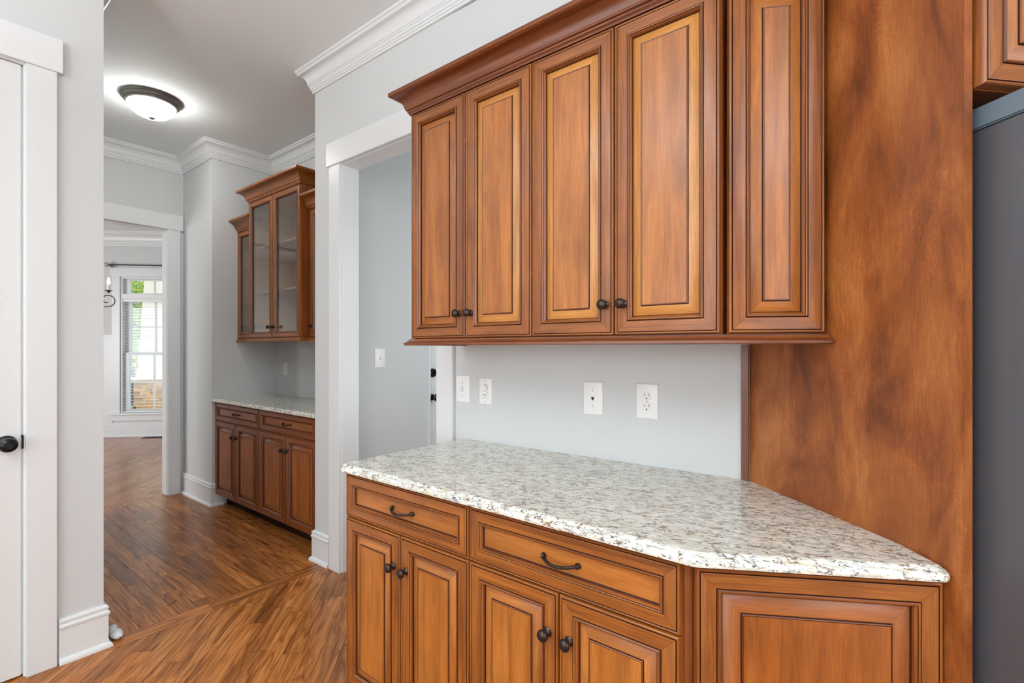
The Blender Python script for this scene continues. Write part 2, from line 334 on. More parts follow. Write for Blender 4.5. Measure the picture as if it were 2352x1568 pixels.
    def obj(s, name, parent=None, loc=(0, 0, 0), rz=0.0, smooth=None, bevel=0.0):
        me = bpy.data.meshes.new(name); me.from_pydata([tuple(v) for v in s.v], [], s.f)
        uvl = me.uv_layers.new(name='UVMap'); k = 0
        for fu in s.uv:
            for u in fu: uvl.data[k].uv = u; k += 1
        for mt in s.mats: me.materials.append(mt)
        me.polygons.foreach_set('material_index', s.m)
        bm = bmesh.new(); bm.from_mesh(me); bmesh.ops.remove_doubles(bm, verts=bm.verts, dist=1e-5)
        if bevel:
            ed = [e for e in bm.edges if len(e.link_faces) == 2 and e.calc_face_angle(0) > 0.5]
            bmesh.ops.bevel(bm, geom=ed, offset=bevel, segments=2, affect='EDGES', clamp_overlap=True)
        bm.to_mesh(me); bm.free()
        if smooth is not None or bevel:
            me.polygons.foreach_set('use_smooth', [True] * len(me.polygons)); me.set_sharp_from_angle(angle=radians(smooth or 35))
        me.update()
        o = bpy.data.objects.new(name, me); COL.objects.link(o); o.parent = parent; o.location = loc; o.rotation_euler = (0, 0, rz)
        return o
def tag(o, label, cat, group=None):
    o['label'] = label; o['category'] = cat
    if group: o['group'] = group
    return o
def thing(name, label, cat, loc=(0, 0, 0), rz=0.0, group=None):
    o = bpy.data.objects.new(name, None); COL.objects.link(o); o.location = loc; o.rotation_euler = (0, 0, rz); o.empty_display_size = 0.1
    return tag(o, label, cat, group)
def struct(o): o['kind'] = 'structure'; return o
def sroot(name, loc=(0, 0, 0), rz=0.0):
    o = bpy.data.objects.new(name, None); COL.objects.link(o); o.location = loc; o.rotation_euler = (0, 0, rz); o['kind'] = 'structure'; return o

# ------------------------------------------------------------------ plan (metres; camera stands at 0,0)
YB = 1.685; CEIL = 3.08
def YW(x): return YB + max(0.0, (x + 1.77)) * 0.0262     # the wall behind the worktop runs a little out of square
XEND, XREC, XDIN = -2.915, -4.587, -5.24
YHALL, YREC, YSTUB = 0.607, 2.24, 1.715
XL = -2.81
# walls
w = MB()
w.box((XEND, YB, 0), (-2.63, 1.80, CEIL), M['wall']).box((-2.63, YB, 2.45), (-1.77, 1.80, CEIL), M['wall']).prism([(-1.77, YB), (-0.36, YW(-0.36)), (-0.36, 1.82), (-1.77, 1.80)], 0, CEIL, M['wall'])
struct(w.obj('wall_back'))
w = MB(); w.box((-0.53, 1.82, 0), (-0.41, 3.97, CEIL), M['wall']); struct(w.obj('wall_nook'))
w = MB(); w.box((XL - 0.12, -4.5, 0), (XL, -0.55, CEIL), M['wall']).box((XL - 0.12, 0.365, 0), (XL, YHALL, CEIL), M['wall']).box((XL - 0.12, -0.55, 2.51), (XL, 0.365, CEIL), M['wall'])
struct(w.obj('wall_left'))
w = MB(); w.box((XDIN, YHALL - 0.12, 0), (XL - 0.12, YHALL, CEIL), M['wall']); struct(w.obj('wall_hall'))
w = MB(); w.box((XREC, YREC, 0), (XEND, YREC + 0.12, CEIL), M['wall']); struct(w.obj('wall_recess'))
w = MB(); w.box((XEND, 1.80, 0), (-2.72, 2.467, CEIL), M['wall']).box((XEND, 2.467, 2.06), (-2.72, 3.30, CEIL), M['wall']).box((XEND, 3.30, 0), (-2.72, 3.72, CEIL), M['wall']); struct(w.obj('wall_partition'))
w = MB(); w.box((XDIN, YSTUB, 0), (XREC, YREC + 0.12, CEIL), M['wall']); struct(w.obj('wall_stub'))
w = MB(); w.box((XDIN - 0.12, -2.4, 0), (XDIN, 0.66, CEIL), M['wall']).box((XDIN - 0.12, 1.60, 0), (XDIN, 3.18, CEIL), M['wall']).box((XDIN - 0.12, 0.66, 2.43), (XDIN, 1.60, CEIL), M['wall'])
struct(w.obj('wall_dining'))
w = MB(); w.box((-2.72, 3.60, 0), (-1.1, 3.72, CEIL), M['wall']); struct(w.obj('wall_side_hall'))
w = MB(); w.box((-1.22, 1.81, 0), (-1.1, 3.60, CEIL), M['wall']); struct(w.obj('wall_side_hall_end'))
# kitchen's far sides with their window openings (behind the camera)
w = MB(); w.box((4.3, -4.62, 0), (4.42, -2.8, CEIL), M['wall']).box((4.3, 1.0, 0), (4.42, 4.06, CEIL), M['wall']).box((4.3, -2.8, 0), (4.42, 1.0, 0.55), M['wall']).box((4.3, -2.8, 2.55), (4.42, 1.0, CEIL), M['wall']); struct(w.obj('wall_right'))
w = MB(); w.box((-0.50, 3.97, 0), (4.42, 4.09, CEIL), M['wall']); struct(w.obj('wall_far_right'))
w = MB(); w.box((XL - 0.12, -4.62, 0), (-2.6, -4.5, CEIL), M['wall']).box((2.4, -4.62, 0), (4.3, -4.5, CEIL), M['wall']).box((-2.6, -4.62, 0), (2.4, -4.5, 0.55), M['wall']).box((-2.6, -4.62, 2.55), (2.4, -4.5, CEIL), M['wall']); struct(w.obj('wall_rear'))
w = MB(); w.box((XDIN - 0.12, -4.5, CEIL), (4.42, 4.1, CEIL + 0.1), M['ceiling'])
C8 = 8.096; R2 = sqrt(0.5)
def bay(s, n=0.0): return (s * R2 - C8 * R2 + n * R2, s * R2 + C8 * R2 - n * R2)
S0, S1 = -5.6, -3.6
XW = bay(S0)[0]; YN = bay(S1)[1]
dpoly = [(XDIN - 0.12, -2.4), (XDIN - 0.12, YN + 0.1), (bay(S1)[0], YN + 0.1), (bay(S1)[0] - 0.1, YN + 0.05), (XW - 0.1, bay(S0)[1] + 0.02), (XW - 0.1, -2.4)]
w.prism(list(dpoly), CEIL, CEIL + 0.1, M['ceiling'])
struct(w.obj('ceiling'))
w = MB(); w.box((XW - 0.12, -2.4, 0), (XW, bay(S0)[1], CEIL), M['wall']); struct(w.obj('wall_dining_west'))
w = MB(); w.box((XW - 0.12, -2.52, 0), (-8.5, -2.4, CEIL), M['wall']).box((-6.5, -2.52, 0), (XDIN, -2.4, CEIL), M['wall']).box((-8.5, -2.52, 0), (-6.5, -2.4, 0.35), M['wall']).box((-8.5, -2.52, 2.4), (-6.5, -2.4, CEIL), M['wall']); struct(w.obj('wall_dining_south'))
w = MB(); w.box((bay(S1)[0], YN, 0), (XDIN, YN + 0.12, CEIL), M['wall']); struct(w.obj('wall_dining_north'))
BAYO = (-C8 * R2, C8 * R2, 0); BAYR = radians(45)
WA, WB_, WZ0, WZ1 = -4.99, -4.10, 0.36, 2.41
w = MB(); w.box((S0, 0, 0), (WA, 0.14, CEIL), M['wall']).box((WB_, 0, 0), (S1, 0.14, CEIL), M['wall']).box((WA, 0, 0), (WB_, 0.14, WZ0), M['wall']).box((WA, 0, WZ1), (WB_, 0.14, CEIL), M['wall']); struct(w.obj('wall_bay', None, BAYO, BAYR))

# crown mouldings
def crown_prof(k=1.0):
    p = [(0, -.135), (.011, -.135), (.012, -.124), (.017, -.122), (.017, -.112), (.022, -.109), (.023, -.097), (.029, -.092), (.029, -.086)]
    for i in range(7):
        t = i / 6 * pi / 2; p.append((.033 + .042 * (1 - cos(t)), -.084 + .054 * sin(t)))
    p += [(.079, -.027), (.079, -.017), (.088, -.012), (.088, 0), (0, 0)]
    return [(o * k, CEIL + z * k) for o, z in p]
w = MB(); w.sweep([(-0.36, YB), (XEND, YB), (XEND, YREC), (XREC, YREC), (XREC, YSTUB), (XDIN, YSTUB), (XDIN, YHALL), (XL, YHALL), (XL, -4.5)], crown_prof(), M['trim'])
struct(w.obj('trim_1', smooth=25))
w = MB(); w.sweep([bay(S1), bay(S0)], crown_prof(1.55), M['trim']); struct(w.obj('trim_2', smooth=25))
# baseboards
BBP = [(0, 0), (.028, 0), (.028, .010), (.024, .018), (.0165, .023), (.0145, .024), (.0145, .143), (.0175, .145), (.0195, .150), (.0195, .158), (.013, .164), (.0125, .170), (.0155, .174), (.0155, .180), (.006, .190), (0, .190)]
w = MB(); w.sweep([(-2.741, YB), (XEND, YB), (XEND, 1.722)], BBP, M['trim']); struct(w.obj('baseboard_back', smooth=30))
w = MB(); w.sweep([(XREC, 1.80), (XREC, YSTUB), (XDIN + 0.02, YSTUB)], BBP, M['trim']); struct(w.obj('baseboard_stub', smooth=30))
w = MB(); w.sweep([(XDIN, YHALL), (XL, YHALL), (XL, 0.455)], BBP, M['trim']); struct(w.obj('baseboard_left', smooth=30))
# cased openings
def casing(name, ax, a0, a1, face, back, ztop, wj, root=None, left=True, right=True, cw=0.1, hz=0.138, out=1, over=0.02, skip_r_over=False):
    """cased opening in a wall whose plane is ax = face ('x' or 'y'); a0..a1 = clear opening, out = side of the room"""
    r = sroot(name)
    def bx(lo, hi, d0, d1, z0, z1, nm, bev=0.0015):
        b = MB()
        if ax == 'y': b.box((lo, min(d0, d1), z0), (hi, max(d0, d1), z1), M['trim'])
        else: b.box((min(d0, d1), lo, z0), (max(d0, d1), hi, z1), M['trim'])
        return b.obj(nm, r, bevel=bev)
    f = face - out * 0.0; p1, p2 = face + out * 0.019, face + out * 0.026
    if left: bx(a0 - cw, a0 - 0.006, face, p1, 0, ztop + 0.006, 'side_casing'); bx(a0 - 0.02, a0, face + out * 0.001, back, 0, ztop, 'jamb')
    if right: bx(a1 + 0.006, a1 + cw, face, p1, 0, ztop + 0.006, 'side_casing'); bx(a1, a1 + 0.02, face + out * 0.001, back, 0, ztop, 'jamb')
    bx(a0 - cw - over, a1 + cw + (0 if skip_r_over else over), face, p2, ztop + 0.006, ztop + 0.006 + hz, 'head_casing')
    bx(a0 - 0.02, a1 + 0.02, face + out * 0.001, back, ztop, ztop + 0.02, 'jamb')
    return r
casing('trim_3', 'y', -2.613, -1.79, YB, 1.80, 2.43, 0, out=-1, cw=0.115)
r = casing('trim_4', 'x', 0.68, 1.583, XDIN, XDIN - 0.12, 2.41, 0, out=1, cw=0.104, over=0.022)
r = casing('trim_5', 'x', -0.53, 0.349, XL, XL - 0.12, 2.493, 0, out=1, cw=0.1, over=0.018)

# left door (closed slab in the left wall)
d1 = sroot('door_1')
MB().box((XL - 0.045, -0.527, 0.008), (XL - 0.004, 0.343, 2.49), M['door']).obj('slab', d1, bevel=0.002)
MB().box((XL - 0.030, 0.3432, 0.01), (XL - 0.012, 0.3488, 2.488), M['trim']).obj('gap_strip', d1)  # strip added to lighten the dark gap beside the slab
kn = MB().lathe([(0, 0), (0.031, 0), (0.032, 0.003), (0.028, 0.010), (0.013, 0.014), (0.011, 0.030), (0.016, 0.036), (0.026, 0.044), (0.029, 0.055), (0.026, 0.066), (0.014, 0.074), (0.0125, 0.0735), (0.012, 0.0715), (0, 0.0715)], M['black'], 28, 'y')
kn.obj('door_knob', d1, (XL - 0.004, 0.300, 0.957), radians(90), smooth=40)
MB().box((XL - 0.030, 0.3435, 0.93), (XL + 0.006, 0.3495, 0.985), M['black']).obj('strike_plate', d1, bevel=0.001)
MB().box((XL - 0.010, 0.3425, 0.950), (XL - 0.002, 0.3445, 0.972), M['steel']).obj('latch', d1)
# side-hall exterior door, mostly hidden behind the wall
d2 = sroot('door_2')
MB().box((-2.775, 2.482, 0.008), (-2.733, 3.285, 2.04), M['door']).obj('slab', d2, bevel=0.002)
MB().box((-2.78, 2.468, 0), (-2.712, 2.478, 2.06), M['trim']).box((-2.72, 2.455, 0), (-2.708, 2.468, 2.08), M['trim']).obj('jamb', d2)
MB().lathe([(0, 0), (0.024, 0), (0.022, 0.008), (0.012, 0.012), (0.012, 0.028), (0.024, 0.040), (0.030, 0.055), (0.022, 0.066), (0, 0.068)], M['black'], 20, 'y').obj('door_knob', d2, (-2.733, 2.510, 0.975), radians(90), smooth=40)
MB().lathe([(0, 0), (0.033, 0), (0.032, 0.014), (0.026, 0.020), (0, 0.02)], M['black'], 20, 'y').box((-0.005, -0.034, -0.014), (0.005, -0.018, 0.014), M['black']).obj('deadbolt', d2, (-2.733, 2.512, 1.155), radians(90), smooth=40)

# ------------------------------------------------------------------ floor: planks with real joints
fl = MB(); fl.box((XDIN - 0.12, -4.62, -0.12), (4.42, 4.1, -0.013), M['subfloor']); fl.prism(list(dpoly), -0.12, -0.013, M['subfloor'])
floor = struct(fl.obj('floor'))
FWD = Vector((-sin(radians(YAW)), cos(radians(YAW)), 0)); RGT = Vector((cos(radians(YAW)), sin(radians(YAW)), 0))
def pix(x, y, z=0.0):
    d = Vector((x, y, z - CAMZ)); k = d.dot(FWD)
    if k < 0.05: return None
    return 1176 + FPX * d.dot(RGT) / k, 798.6 - FPX * d.z / k
def clip(poly, zone):
    out = poly
    for i in range(len(zone)):
        a, b = zone[i], zone[(i + 1) % len(zone)]; inp, out = out, []
        if not inp: break
        sd = lambda p: (b[0] - a[0]) * (p[1] - a[1]) - (b[1] - a[1]) * (p[0] - a[0])
        for j in range(len(inp)):
            p, q = inp[j], inp[(j + 1) % len(inp)]; sp, sq = sd(p), sd(q)
            if sp >= 0: out.append(p)
            if sp * sq < 0: t = sp / (sp - sq); out.append((p[0] + (q[0] - p[0]) * t, p[1] + (q[1] - p[1]) * t))
    return out
LIFT = [0.0]
def plank_into(mb, poly, ang):
    g = (cos(ang), sin(ang), 0); n = len(poly); cx = sum(p[0] for p in poly) / n; cy = sum(p[1] for p in poly) / n
    def ins(e):
        o = []
        for i in range(n):
            a, b, c = Vector(poly[i - 1]), Vector(poly[i]), Vector(poly[(i + 1) % n])
            d1_, d2_ = (b - a), (c - b)
            if d1_.length < 1e-6 or d2_.length < 1e-6: o.append((b.x, b.y)); continue
            d1_.normalize(); d2_.normalize(); m = Vector((-d1_.y, d1_.x)) + Vector((-d2_.y, d2_.x))
            m = m * (2 / max(m.length_squared, 0.4)); o.append((b.x + m.x * e, b.y + m.y * e))
        return o
    A = ins(0.0004); B = ins(0.0007)
    dz = LIFT[0] + random.uniform(-0.0001, 0.0001)
    mb.off = (random.random() * 30, random.random() * 30)
    mb.face([(p[0], p[1], dz) for p in B], M['oak'], g)
    for i in range(n):
        j = (i + 1) % n
        mb.face([(A[i][0], A[i][1], dz - 0.00015), (A[j][0], A[j][1], dz - 0.00015), (B[j][0], B[j][1], dz), (B[i][0], B[i][1], dz)], M['joint'], g)
        mb.face([(A[i][0], A[i][1], -0.013), (A[j][0], A[j][1], -0.013), (A[j][0], A[j][1], dz - 0.00015), (A[i][0], A[i][1], dz - 0.00015)], M['joint'], g)
FIELD = MB(); NPL = [0]
def lay(zone, ang, pw, vis, lmin=0.35, lmax=1.3, phase=0.0):
    """lay planks over a convex zone (counter-clockwise) in direction ang"""
    g = Vector((cos(ang), sin(ang))); t = Vector((-g.y, g.x))
    us = [Vector(p).dot(g) for p in zone]; vs_ = [Vector(p).dot(t) for p in zone]
    v = math.floor(min(vs_) / pw) * pw + phase
    while v > min(vs_): v -= pw
    while v < max(vs_):
        u = min(us) - random.uniform(0, lmax)
        while u < max(us):
            l = random.uniform(lmin, lmax)
            c = [g * u + t * v, g * (u + l) + t * v, g * (u + l) + t * (v + pw), g * u + t * (v + pw)]
            pl = clip([(p.x, p.y) for p in c], zone)
            if len(pl) >= 3:
                ar = 0.5 * abs(sum(pl[i][0] * pl[(i + 1) % len(pl)][1] - pl[(i + 1) % len(pl)][0] * pl[i][1] for i in range(len(pl))))
                if ar > 2e-4:
                    if vis(pl) and NPL[0] < 300:
                        mb = MB(); plank_into(mb, pl, ang); mb.obj('plank', floor); NPL[0] += 1
                    else: plank_into(FIELD, pl, ang)
            u += l
        v += pw
def seen(pl, m=10):
    for p in pl + [(sum(q[0] for q in pl) / len(pl), sum(q[1] for q in pl) / len(pl))]:
        k = pix(p[0], p[1])
        if k and -m < k[0] < 2362 and k[1] < 1580 + m: return True
    return False
PW = 0.0826
XS0, XS1 = -2.852, -2.757          # border board between kitchen and hall
lay([(XS0, 0.0), (-1.55, 0.0), (-1.55, YB), (XS0, YB)], radians(-45), PW, lambda p: seen(p))
lay([(XS0, -4.5), (4.3, -4.5), (4.3, 0.0), (XS0, 0.0)], radians(-45), PW, lambda p: False, 0.8, 2.2)
lay([(-1.55, 0.0), (4.3, 0.0), (4.3, YB), (-1.55, YB)], radians(-45), PW, lambda p: False, 0.8, 2.2)
lay([(-0.38, YB), (4.3, YB), (4.3, 3.97), (-0.38, 3.97)], radians(-45), PW, lambda p: False, 0.8, 2.2)
lay([(-2.72, YB), (-1.22, YB), (-1.22, 3.6), (-2.72, 3.6)], 0.0, PW, lambda p: False)
LIFT[0] = 0.0007
lay([(XS0, YHALL), (XS1, YHALL), (XS1, YB), (XS0, YB)], radians(90), 0.095, lambda p: seen(p), 0.6, 0.9, phase=-XS1 % 0.095)
LIFT[0] = 0.0
lay([(-5.26, YHALL), (XS0, YHALL), (XS0, YSTUB), (-5.26, YSTUB)], 0.0, PW, lambda p: seen(p), 0.3, 1.2, phase=1.249 % PW)
lay([(XREC, YSTUB), (XEND, YSTUB), (XEND, YREC), (XREC, YREC)], 0.0, PW, lambda p: seen(p) and p[0][1] < 1.85, 0.5, 1.2, phase=1.249 % PW)
lay([(-5.35, 0.66), (-5.26, 0.66), (-5.26, 1.60), (-5.35, 1.60)], radians(90), 0.09, lambda p: seen(p), 0.6, 1.0)
lay([(XW, -2.4), (-5.35, -2.4), (-5.35, YN), (bay(S1)[0], YN), bay(S0)], radians(-45), PW, lambda p: seen(p) and -9.6 < p[0][0] < -5.35 and 0.9 < p[0][1] < 2.9, 0.7, 1.8)
pf = FIELD.obj('plank_field', floor); pf['kind'] = 'stuff'

# ------------------------------------------------------------------ cabinet parts
G = 'glaze'
def frame_prof(thick=0.020):
    m, gz, k = M['maple'], M['glaze'], M['mapledk']
    return [(0.0, 0.0, m), (0.0, -thick + 0.006, m), (0.002, -thick + 0.0015, m), (0.0045, -thick, m), (0.0072, -thick + 0.001, gz), (0.0086, -thick + 0.0035, gz), (0.0098, -thick + 0.0005, m), (0.0112, -thick, m),
            (0.0405, -thick, gz), (0.0414, -thick + 0.0022, gz), (0.0426, -thick - 0.0018, k), (0.0450, -thick - 0.0040, m), (0.0476, -thick - 0.0030, gz), (0.0484, -thick - 0.0010, m), (0.0520, -thick + 0.0035, k), (0.0545, -thick + 0.0065, gz), (0.0555, -thick + 0.0120, m)]
def panel_prof(thick=0.020, bev=0.026, bm_=None):
    p, gz, k = M['maplepan'], M['glaze'], M['mapledk']
    return [(0.0548, -thick + 0.0120, gz), (0.0562, -thick + 0.0110, bm_ or p), (0.0560 + bev, -thick + 0.0048, gz), (0.0570 + bev, -thick + 0.0052, gz), (0.0578 + bev, -thick + 0.0020, k), (0.0594 + bev, -thick + 0.0006, k), (0.0608 + bev, -thick + 0.0010, gz), (0.0616 + bev, -thick + 0.0016, p)]
MIT = (7,)
def raised_door(parent, x, z, w_, h_, knob=None, y=0.0, bev=0.026, name='door', horiz=False, bm_=None):
    """mitred frame with a raised centre panel; knob = (x, z) inside the door"""
    d = MB().rings(0, 0, w_, h_, frame_prof(), None, mitre=MIT).obj(name, parent, (x, y, z), smooth=28)
    MB().rings(0, 0, w_, h_, panel_prof(bev=bev, bm_=bm_), M['maplepan'], horiz).obj('raised_panel', d, smooth=28)
    if knob: put_knob(d, knob)
    return d
def drawer_front(parent, x, z, w_, h_, pull=True, y=0.0):
    k = 0.88
    fp = [(i * k if i < 0.05 else i * k, yy, mt) for i, yy, mt in frame_prof()]
    d = MB().rings(0, 0, w_, h_, fp, None, mitre=MIT).obj('drawer', parent, (x, y, z), smooth=28)
    i = 0.0555 * k
    MB().rings(0, 0, w_, h_, [(i - 0.001, -0.008, M['glaze']), (i + 0.0015, -0.0075, M['maplepan']), (i + 0.002, -0.0075, M['maplepan'])], M['maplepan'], True).obj('flat_panel', d)
    if pull:
        pts = []
        for q in range(61):
            t = q / 60; a = (t - 0.5) * 0.104; bow = -0.028 * (sin(pi * t) ** 0.55) if 0 < t < 1 else 0
            pts.append((a, bow, -0.006 * sin(pi * t)))
        mb = MB().tube(pts, lambda t: (0.0047 + (0.0032 if t < 0.05 or t > 0.95 else 0), 0.0040 + (0.0032 if t < 0.05 or t > 0.95 else 0), t * 75.0), M['bronze'], 8)
        mb.lathe([(0, 0), (0.0075, 0), (0.0078, 0.002), (0.006, 0.004), (0, 0.005)], M['bronze'], 12, 'y', (-0.052, 0, 0)); mb.lathe([(0, 0), (0.0075, 0), (0.0078, 0.002), (0.006, 0.004), (0, 0.005)], M['bronze'], 12, 'y', (0.052, 0, 0))
        mb.obj('pull', d, (w_ / 2, -0.008, h_ / 2), smooth=60)
    return d
KNOB = None
def put_knob(d, p, yk=-0.020):
    global KNOB
    if KNOB is None:
        mb = MB().lathe([(0, 0), (0.0125, 0), (0.0130, 0.0015), (0.0115, 0.003), (0.0105, 0.0038), (0.0085, 0.0055), (0.0058, 0.009), (0.0056, 0.013), (0.0085, 0.0165), (0.0135, 0.0195), (0.0155, 0.0235), (0.0150, 0.0275), (0.0125, 0.0305), (0.0105, 0.0318), (0.0098, 0.0312), (0.0085, 0.0318), (0.0055, 0.0332), (0, 0.0336)], M['bronze'], 24, 'y')
        o = mb.obj('knob', d, (p[0], yk, p[1]), smooth=45); KNOB = o.data; return o
    o = bpy.data.objects.new('knob', KNOB); COL.objects.link(o); o.parent = d; o.location = (p[0], yk, p[1]); return o
GAP = 0.0015
def base_unit(name, label, loc, W_, D, H=0.884, rz=0.0, toe=0.075, zdr=0.722, group=None, filler=(0, 0)):
    """two doors under one drawer; local x along the front, front faces -y, y=0 is the back of the doors"""
    t = thing(name, label, 'cabinet', loc, rz, group)
    b = MB(); b.box((0, 0.0005, 0.10), (W_, D, H), M['carcass'], (0, 0, 1)); b.obj('body', t)
    MB().box((0.0, toe, 0), (W_, D, 0.0995), M['toe'], (1, 0, 0)).obj('toe_kick', t)
    zt = H - 0.004
    drawer_front(t, GAP, zdr + GAP, W_ - 2 * GAP, zt - zdr - 2 * GAP)
    hw = W_ / 2; dh = zdr - 0.104 - GAP
    raised_door(t, GAP, 0.104, hw - 2 * GAP, dh, (hw - 0.034, dh - 0.107))
    raised_door(t, hw + GAP, 0.104, hw - 2 * GAP, dh, (0.031, dh - 0.107))
    return t
XA, XM, XC = -1.608, -0.988, -0.370
YBASE = 1.07
base_unit('base_cabinet', 'stained maple base cabinet with drawer at the open left end of the granite run', (XA, YBASE, 0), XM - XA, YB - YBASE - 0.001)
base_unit('base_cabinet', 'stained maple base cabinet with drawer beside the angled cabinet panel', (XM, YBASE, 0), XC - XM, YB - YBASE - 0.001)
# angled base cabinet with a fixed raised panel
PA, PB = Vector((-0.387, 1.722)), Vector((0.093, 1.277))
PD = (PB - PA).normalized(); PN = Vector((-PD.y, PD.x)); PR = math.atan2(PN.y, PN.x)
A30 = radians(30)
ax, ay = -0.352, YBASE + 0.006
t = thing('base_cabinet', 'angled maple base cabinet with one large fixed raised panel', 'cabinet', (ax, ay, 0), A30)
LW = 0.474
inv = lambda p: ((p[0] - ax) * cos(A30) + (p[1] - ay) * sin(A30), -(p[0] - ax) * sin(A30) + (p[1] - ay) * cos(A30))
e1 = inv((PB.x - 0.012 - 0.02, PB.y - 0.012 + 0.02)); e2 = inv((-0.365, YB - 0.01)); e3 = inv((-0.365, YBASE + 0.025))
MB().prism([(0.002, 0.001), (LW - 0.003, 0.001), (min(LW, e1[0]), 0.012), e2, e3], 0.10, 0.884, M['carcass']).obj('body', t)
MB().prism([(0.03, 0.075), (LW - 0.08, 0.075), (0.2, 0.25)], 0, 0.0995, M['toe']).obj('toe_kick', t)
fp_ = raised_door(t, 0.002, 0.104, LW - 0.004, 0.772, None, bev=0.034, name='face_panel')
for o in fp_.children: o.color = (0.74, 0.62, 0.54, 1)         # deeper stain on the fixed panel
MB().box((-0.017, 0.004, 0.10), (0.0, 0.018, 0.884), M['carcass'], (0, 0, 1)).obj('filler_strip', t)

# granite worktops
def worktop(name, label, poly, z0=0.884, back_keep=(), th=0.03):
    n = len(poly); prof = [(0.010, 0), (0.002, .004), (0, .010), (.0015, .017), (.006, .0215), (.0105, .0225), (.0115, .0255), (.015, .0285), (.020, .0300)]
    mb = MB(); rings = []
    for ins, z in prof:
        r_ = []
        for i in range(n):
            a, b, c = Vector(poly[i - 1]), Vector(poly[i]), Vector(poly[(i + 1) % n]); d1_, d2_ = (b - a).normalized(), (c - b).normalized()
            i1 = 0.0 if (i - 1) % n in back_keep else ins; i2 = 0.0 if i in back_keep else ins
            n1, n2 = Vector((-d1_.y, d1_.x)), Vector((-d2_.y, d2_.x)); den = d1_.x * d2_.y - d1_.y * d2_.x
            if abs(den) < 1e-3: q = b + n1 * ((i1 + i2) / 2)
            else:
                p1, p2 = b + n1 * i1, b + n2 * i2; tt = ((p2.x - p1.x) * d2_.y - (p2.y - p1.y) * d2_.x) / den; q = p1 + d1_ * tt
            r_.append((q.x, q.y, z0 + z))
        rings.append(r_)
    for A, B in zip(rings, rings[1:]):
        for i in range(n): j = (i + 1) % n; mb.face([A[i], A[j], B[j], B[i]], M['granite'])
    mb.face(rings[-1], M['granite']); mb.face(list(reversed(rings[0])), M['granite'])
    o = mb.obj(name, smooth=40)
    for p in o.data.polygons: p.use_smooth = abs(p.normal.z) < 0.999
    return tag(o, label, 'worktop')
def fillet(a, b, c, r, k=6):
    a, b, c = Vector(a), Vector(b), Vector(c); u, v = (a - b).normalized(), (c - b).normalized(); ang = u.angle(v); d = r / math.tan(ang / 2)
    p, q = b + u * d, b + v * d; ctr = b + (u + v).normalized() * (r / sin(ang / 2)); out = []
    a0 = math.atan2(p.y - ctr.y, p.x - ctr.x); a1 = math.atan2(q.y - ctr.y, q.x - ctr.x); da = (a1 - a0 + pi) % (2 * pi) - pi
    for i in range(k + 1): t_ = a0 + da * i / k; out.append((ctr.x + r * cos(t_), ctr.y + r * sin(t_)))
    return out
gl, gf = -1.636, 1.030
bend = (-0.335, gf); tip = (0.0905, 1.2757)
tipin = (PA.x + (PB.x - PA.x) * 0.90, PA.y + (PB.y - PA.y) * 0.90)
back_r = (-0.3878, YW(-0.385) - 0.0008)
poly = [(gl, YW(gl) - 0.0008)] + fillet((gl, YB), (gl, gf), bend, 0.030) + fillet((gl, gf), bend, tip, 0.05, 4) + fillet(bend, (tip[0] - 0.0005, tip[1] - 0.0), tipin, 0.0245, 6) + [back_r]
worktop('worktop', 'speckled cream granite worktop under the upper cabinets with angled right end', poly, back_keep=(len(poly) - 1, len(poly) - 2))

# ------------------------------------------------------------------ upper cabinets on the kitchen wall
YUP = 1.372; ZU0, ZU1 = 1.376, 2.306
def upper_unit(name, label, loc, W_, D, z0, z1, rz=0.0, kz=0.092, poly=None, single=False, lb=None):
    t = thing(name, label, 'cabinet', loc, rz)
    if poly: MB().prism(poly, 0, z1 - z0, M['carcass']).obj('body', t)
    else: MB().box((0, 0.0005, 0), (W_, D, z1 - z0), M['carcass'], (0, 0, 1)).obj('body', t)
    h_ = z1 - z0 - 0.004
    if single: raised_door(t, GAP, 0.002, W_ - 2 * GAP, h_, None); return t
    hw = W_ / 2
    raised_door(t, GAP, 0.002, hw - 2 * GAP, h_, (hw - 0.031, kz), bm_=lb); raised_door(t, hw + GAP, 0.002, hw - 2 * GAP, h_, (0.029, kz), bm_=M['maplebev'])
    return t
XU = (-1.602, -0.982, -0.372)
u1 = upper_unit('wall_cabinet', 'double-door maple wall cabinet at the free end of the run', (XU[0], YUP, ZU0), XU[1] - XU[0], YB - YUP - 0.001, ZU0, ZU1)
for o in [u1.children[1]] + list(u1.children[1].children): o.color = (0.86, 0.82, 0.78, 1)   # duller reflection on this door put into its colour
upper_unit('wall_cabinet', 'double-door maple wall cabinet between the end cabinet and the angled cabinet', (XU[1], YUP, ZU0), XU[2] - XU[1], YB - YUP - 0.001, ZU0, ZU1, lb=M['maplebev'])
ux, uy = -0.364, YUP + 0.006; UW = 0.236
inv2 = lambda p: ((p[0] - ux) * cos(A30) + (p[1] - uy) * sin(A30), -(p[0] - ux) * sin(A30) + (p[1] - uy) * cos(A30))
pk = lambda f: (PA.x + (PB.x - PA.x) * f - PN.x * 0.006, PA.y + (PB.y - PA.y) * f - PN.y * 0.006)
upper_unit('wall_cabinet', 'angled single-door maple wall cabinet against the tall side panel', (ux, uy, ZU0), UW, 0.2, ZU0, ZU1, A30, poly=[(0.0015, 0.0005), (UW - 0.0015, 0.0005), inv2(pk(0.40)), inv2(pk(0.06)), inv2((-0.369, YB - 0.012)), inv2((-0.369, YUP + 0.025))], single=True)
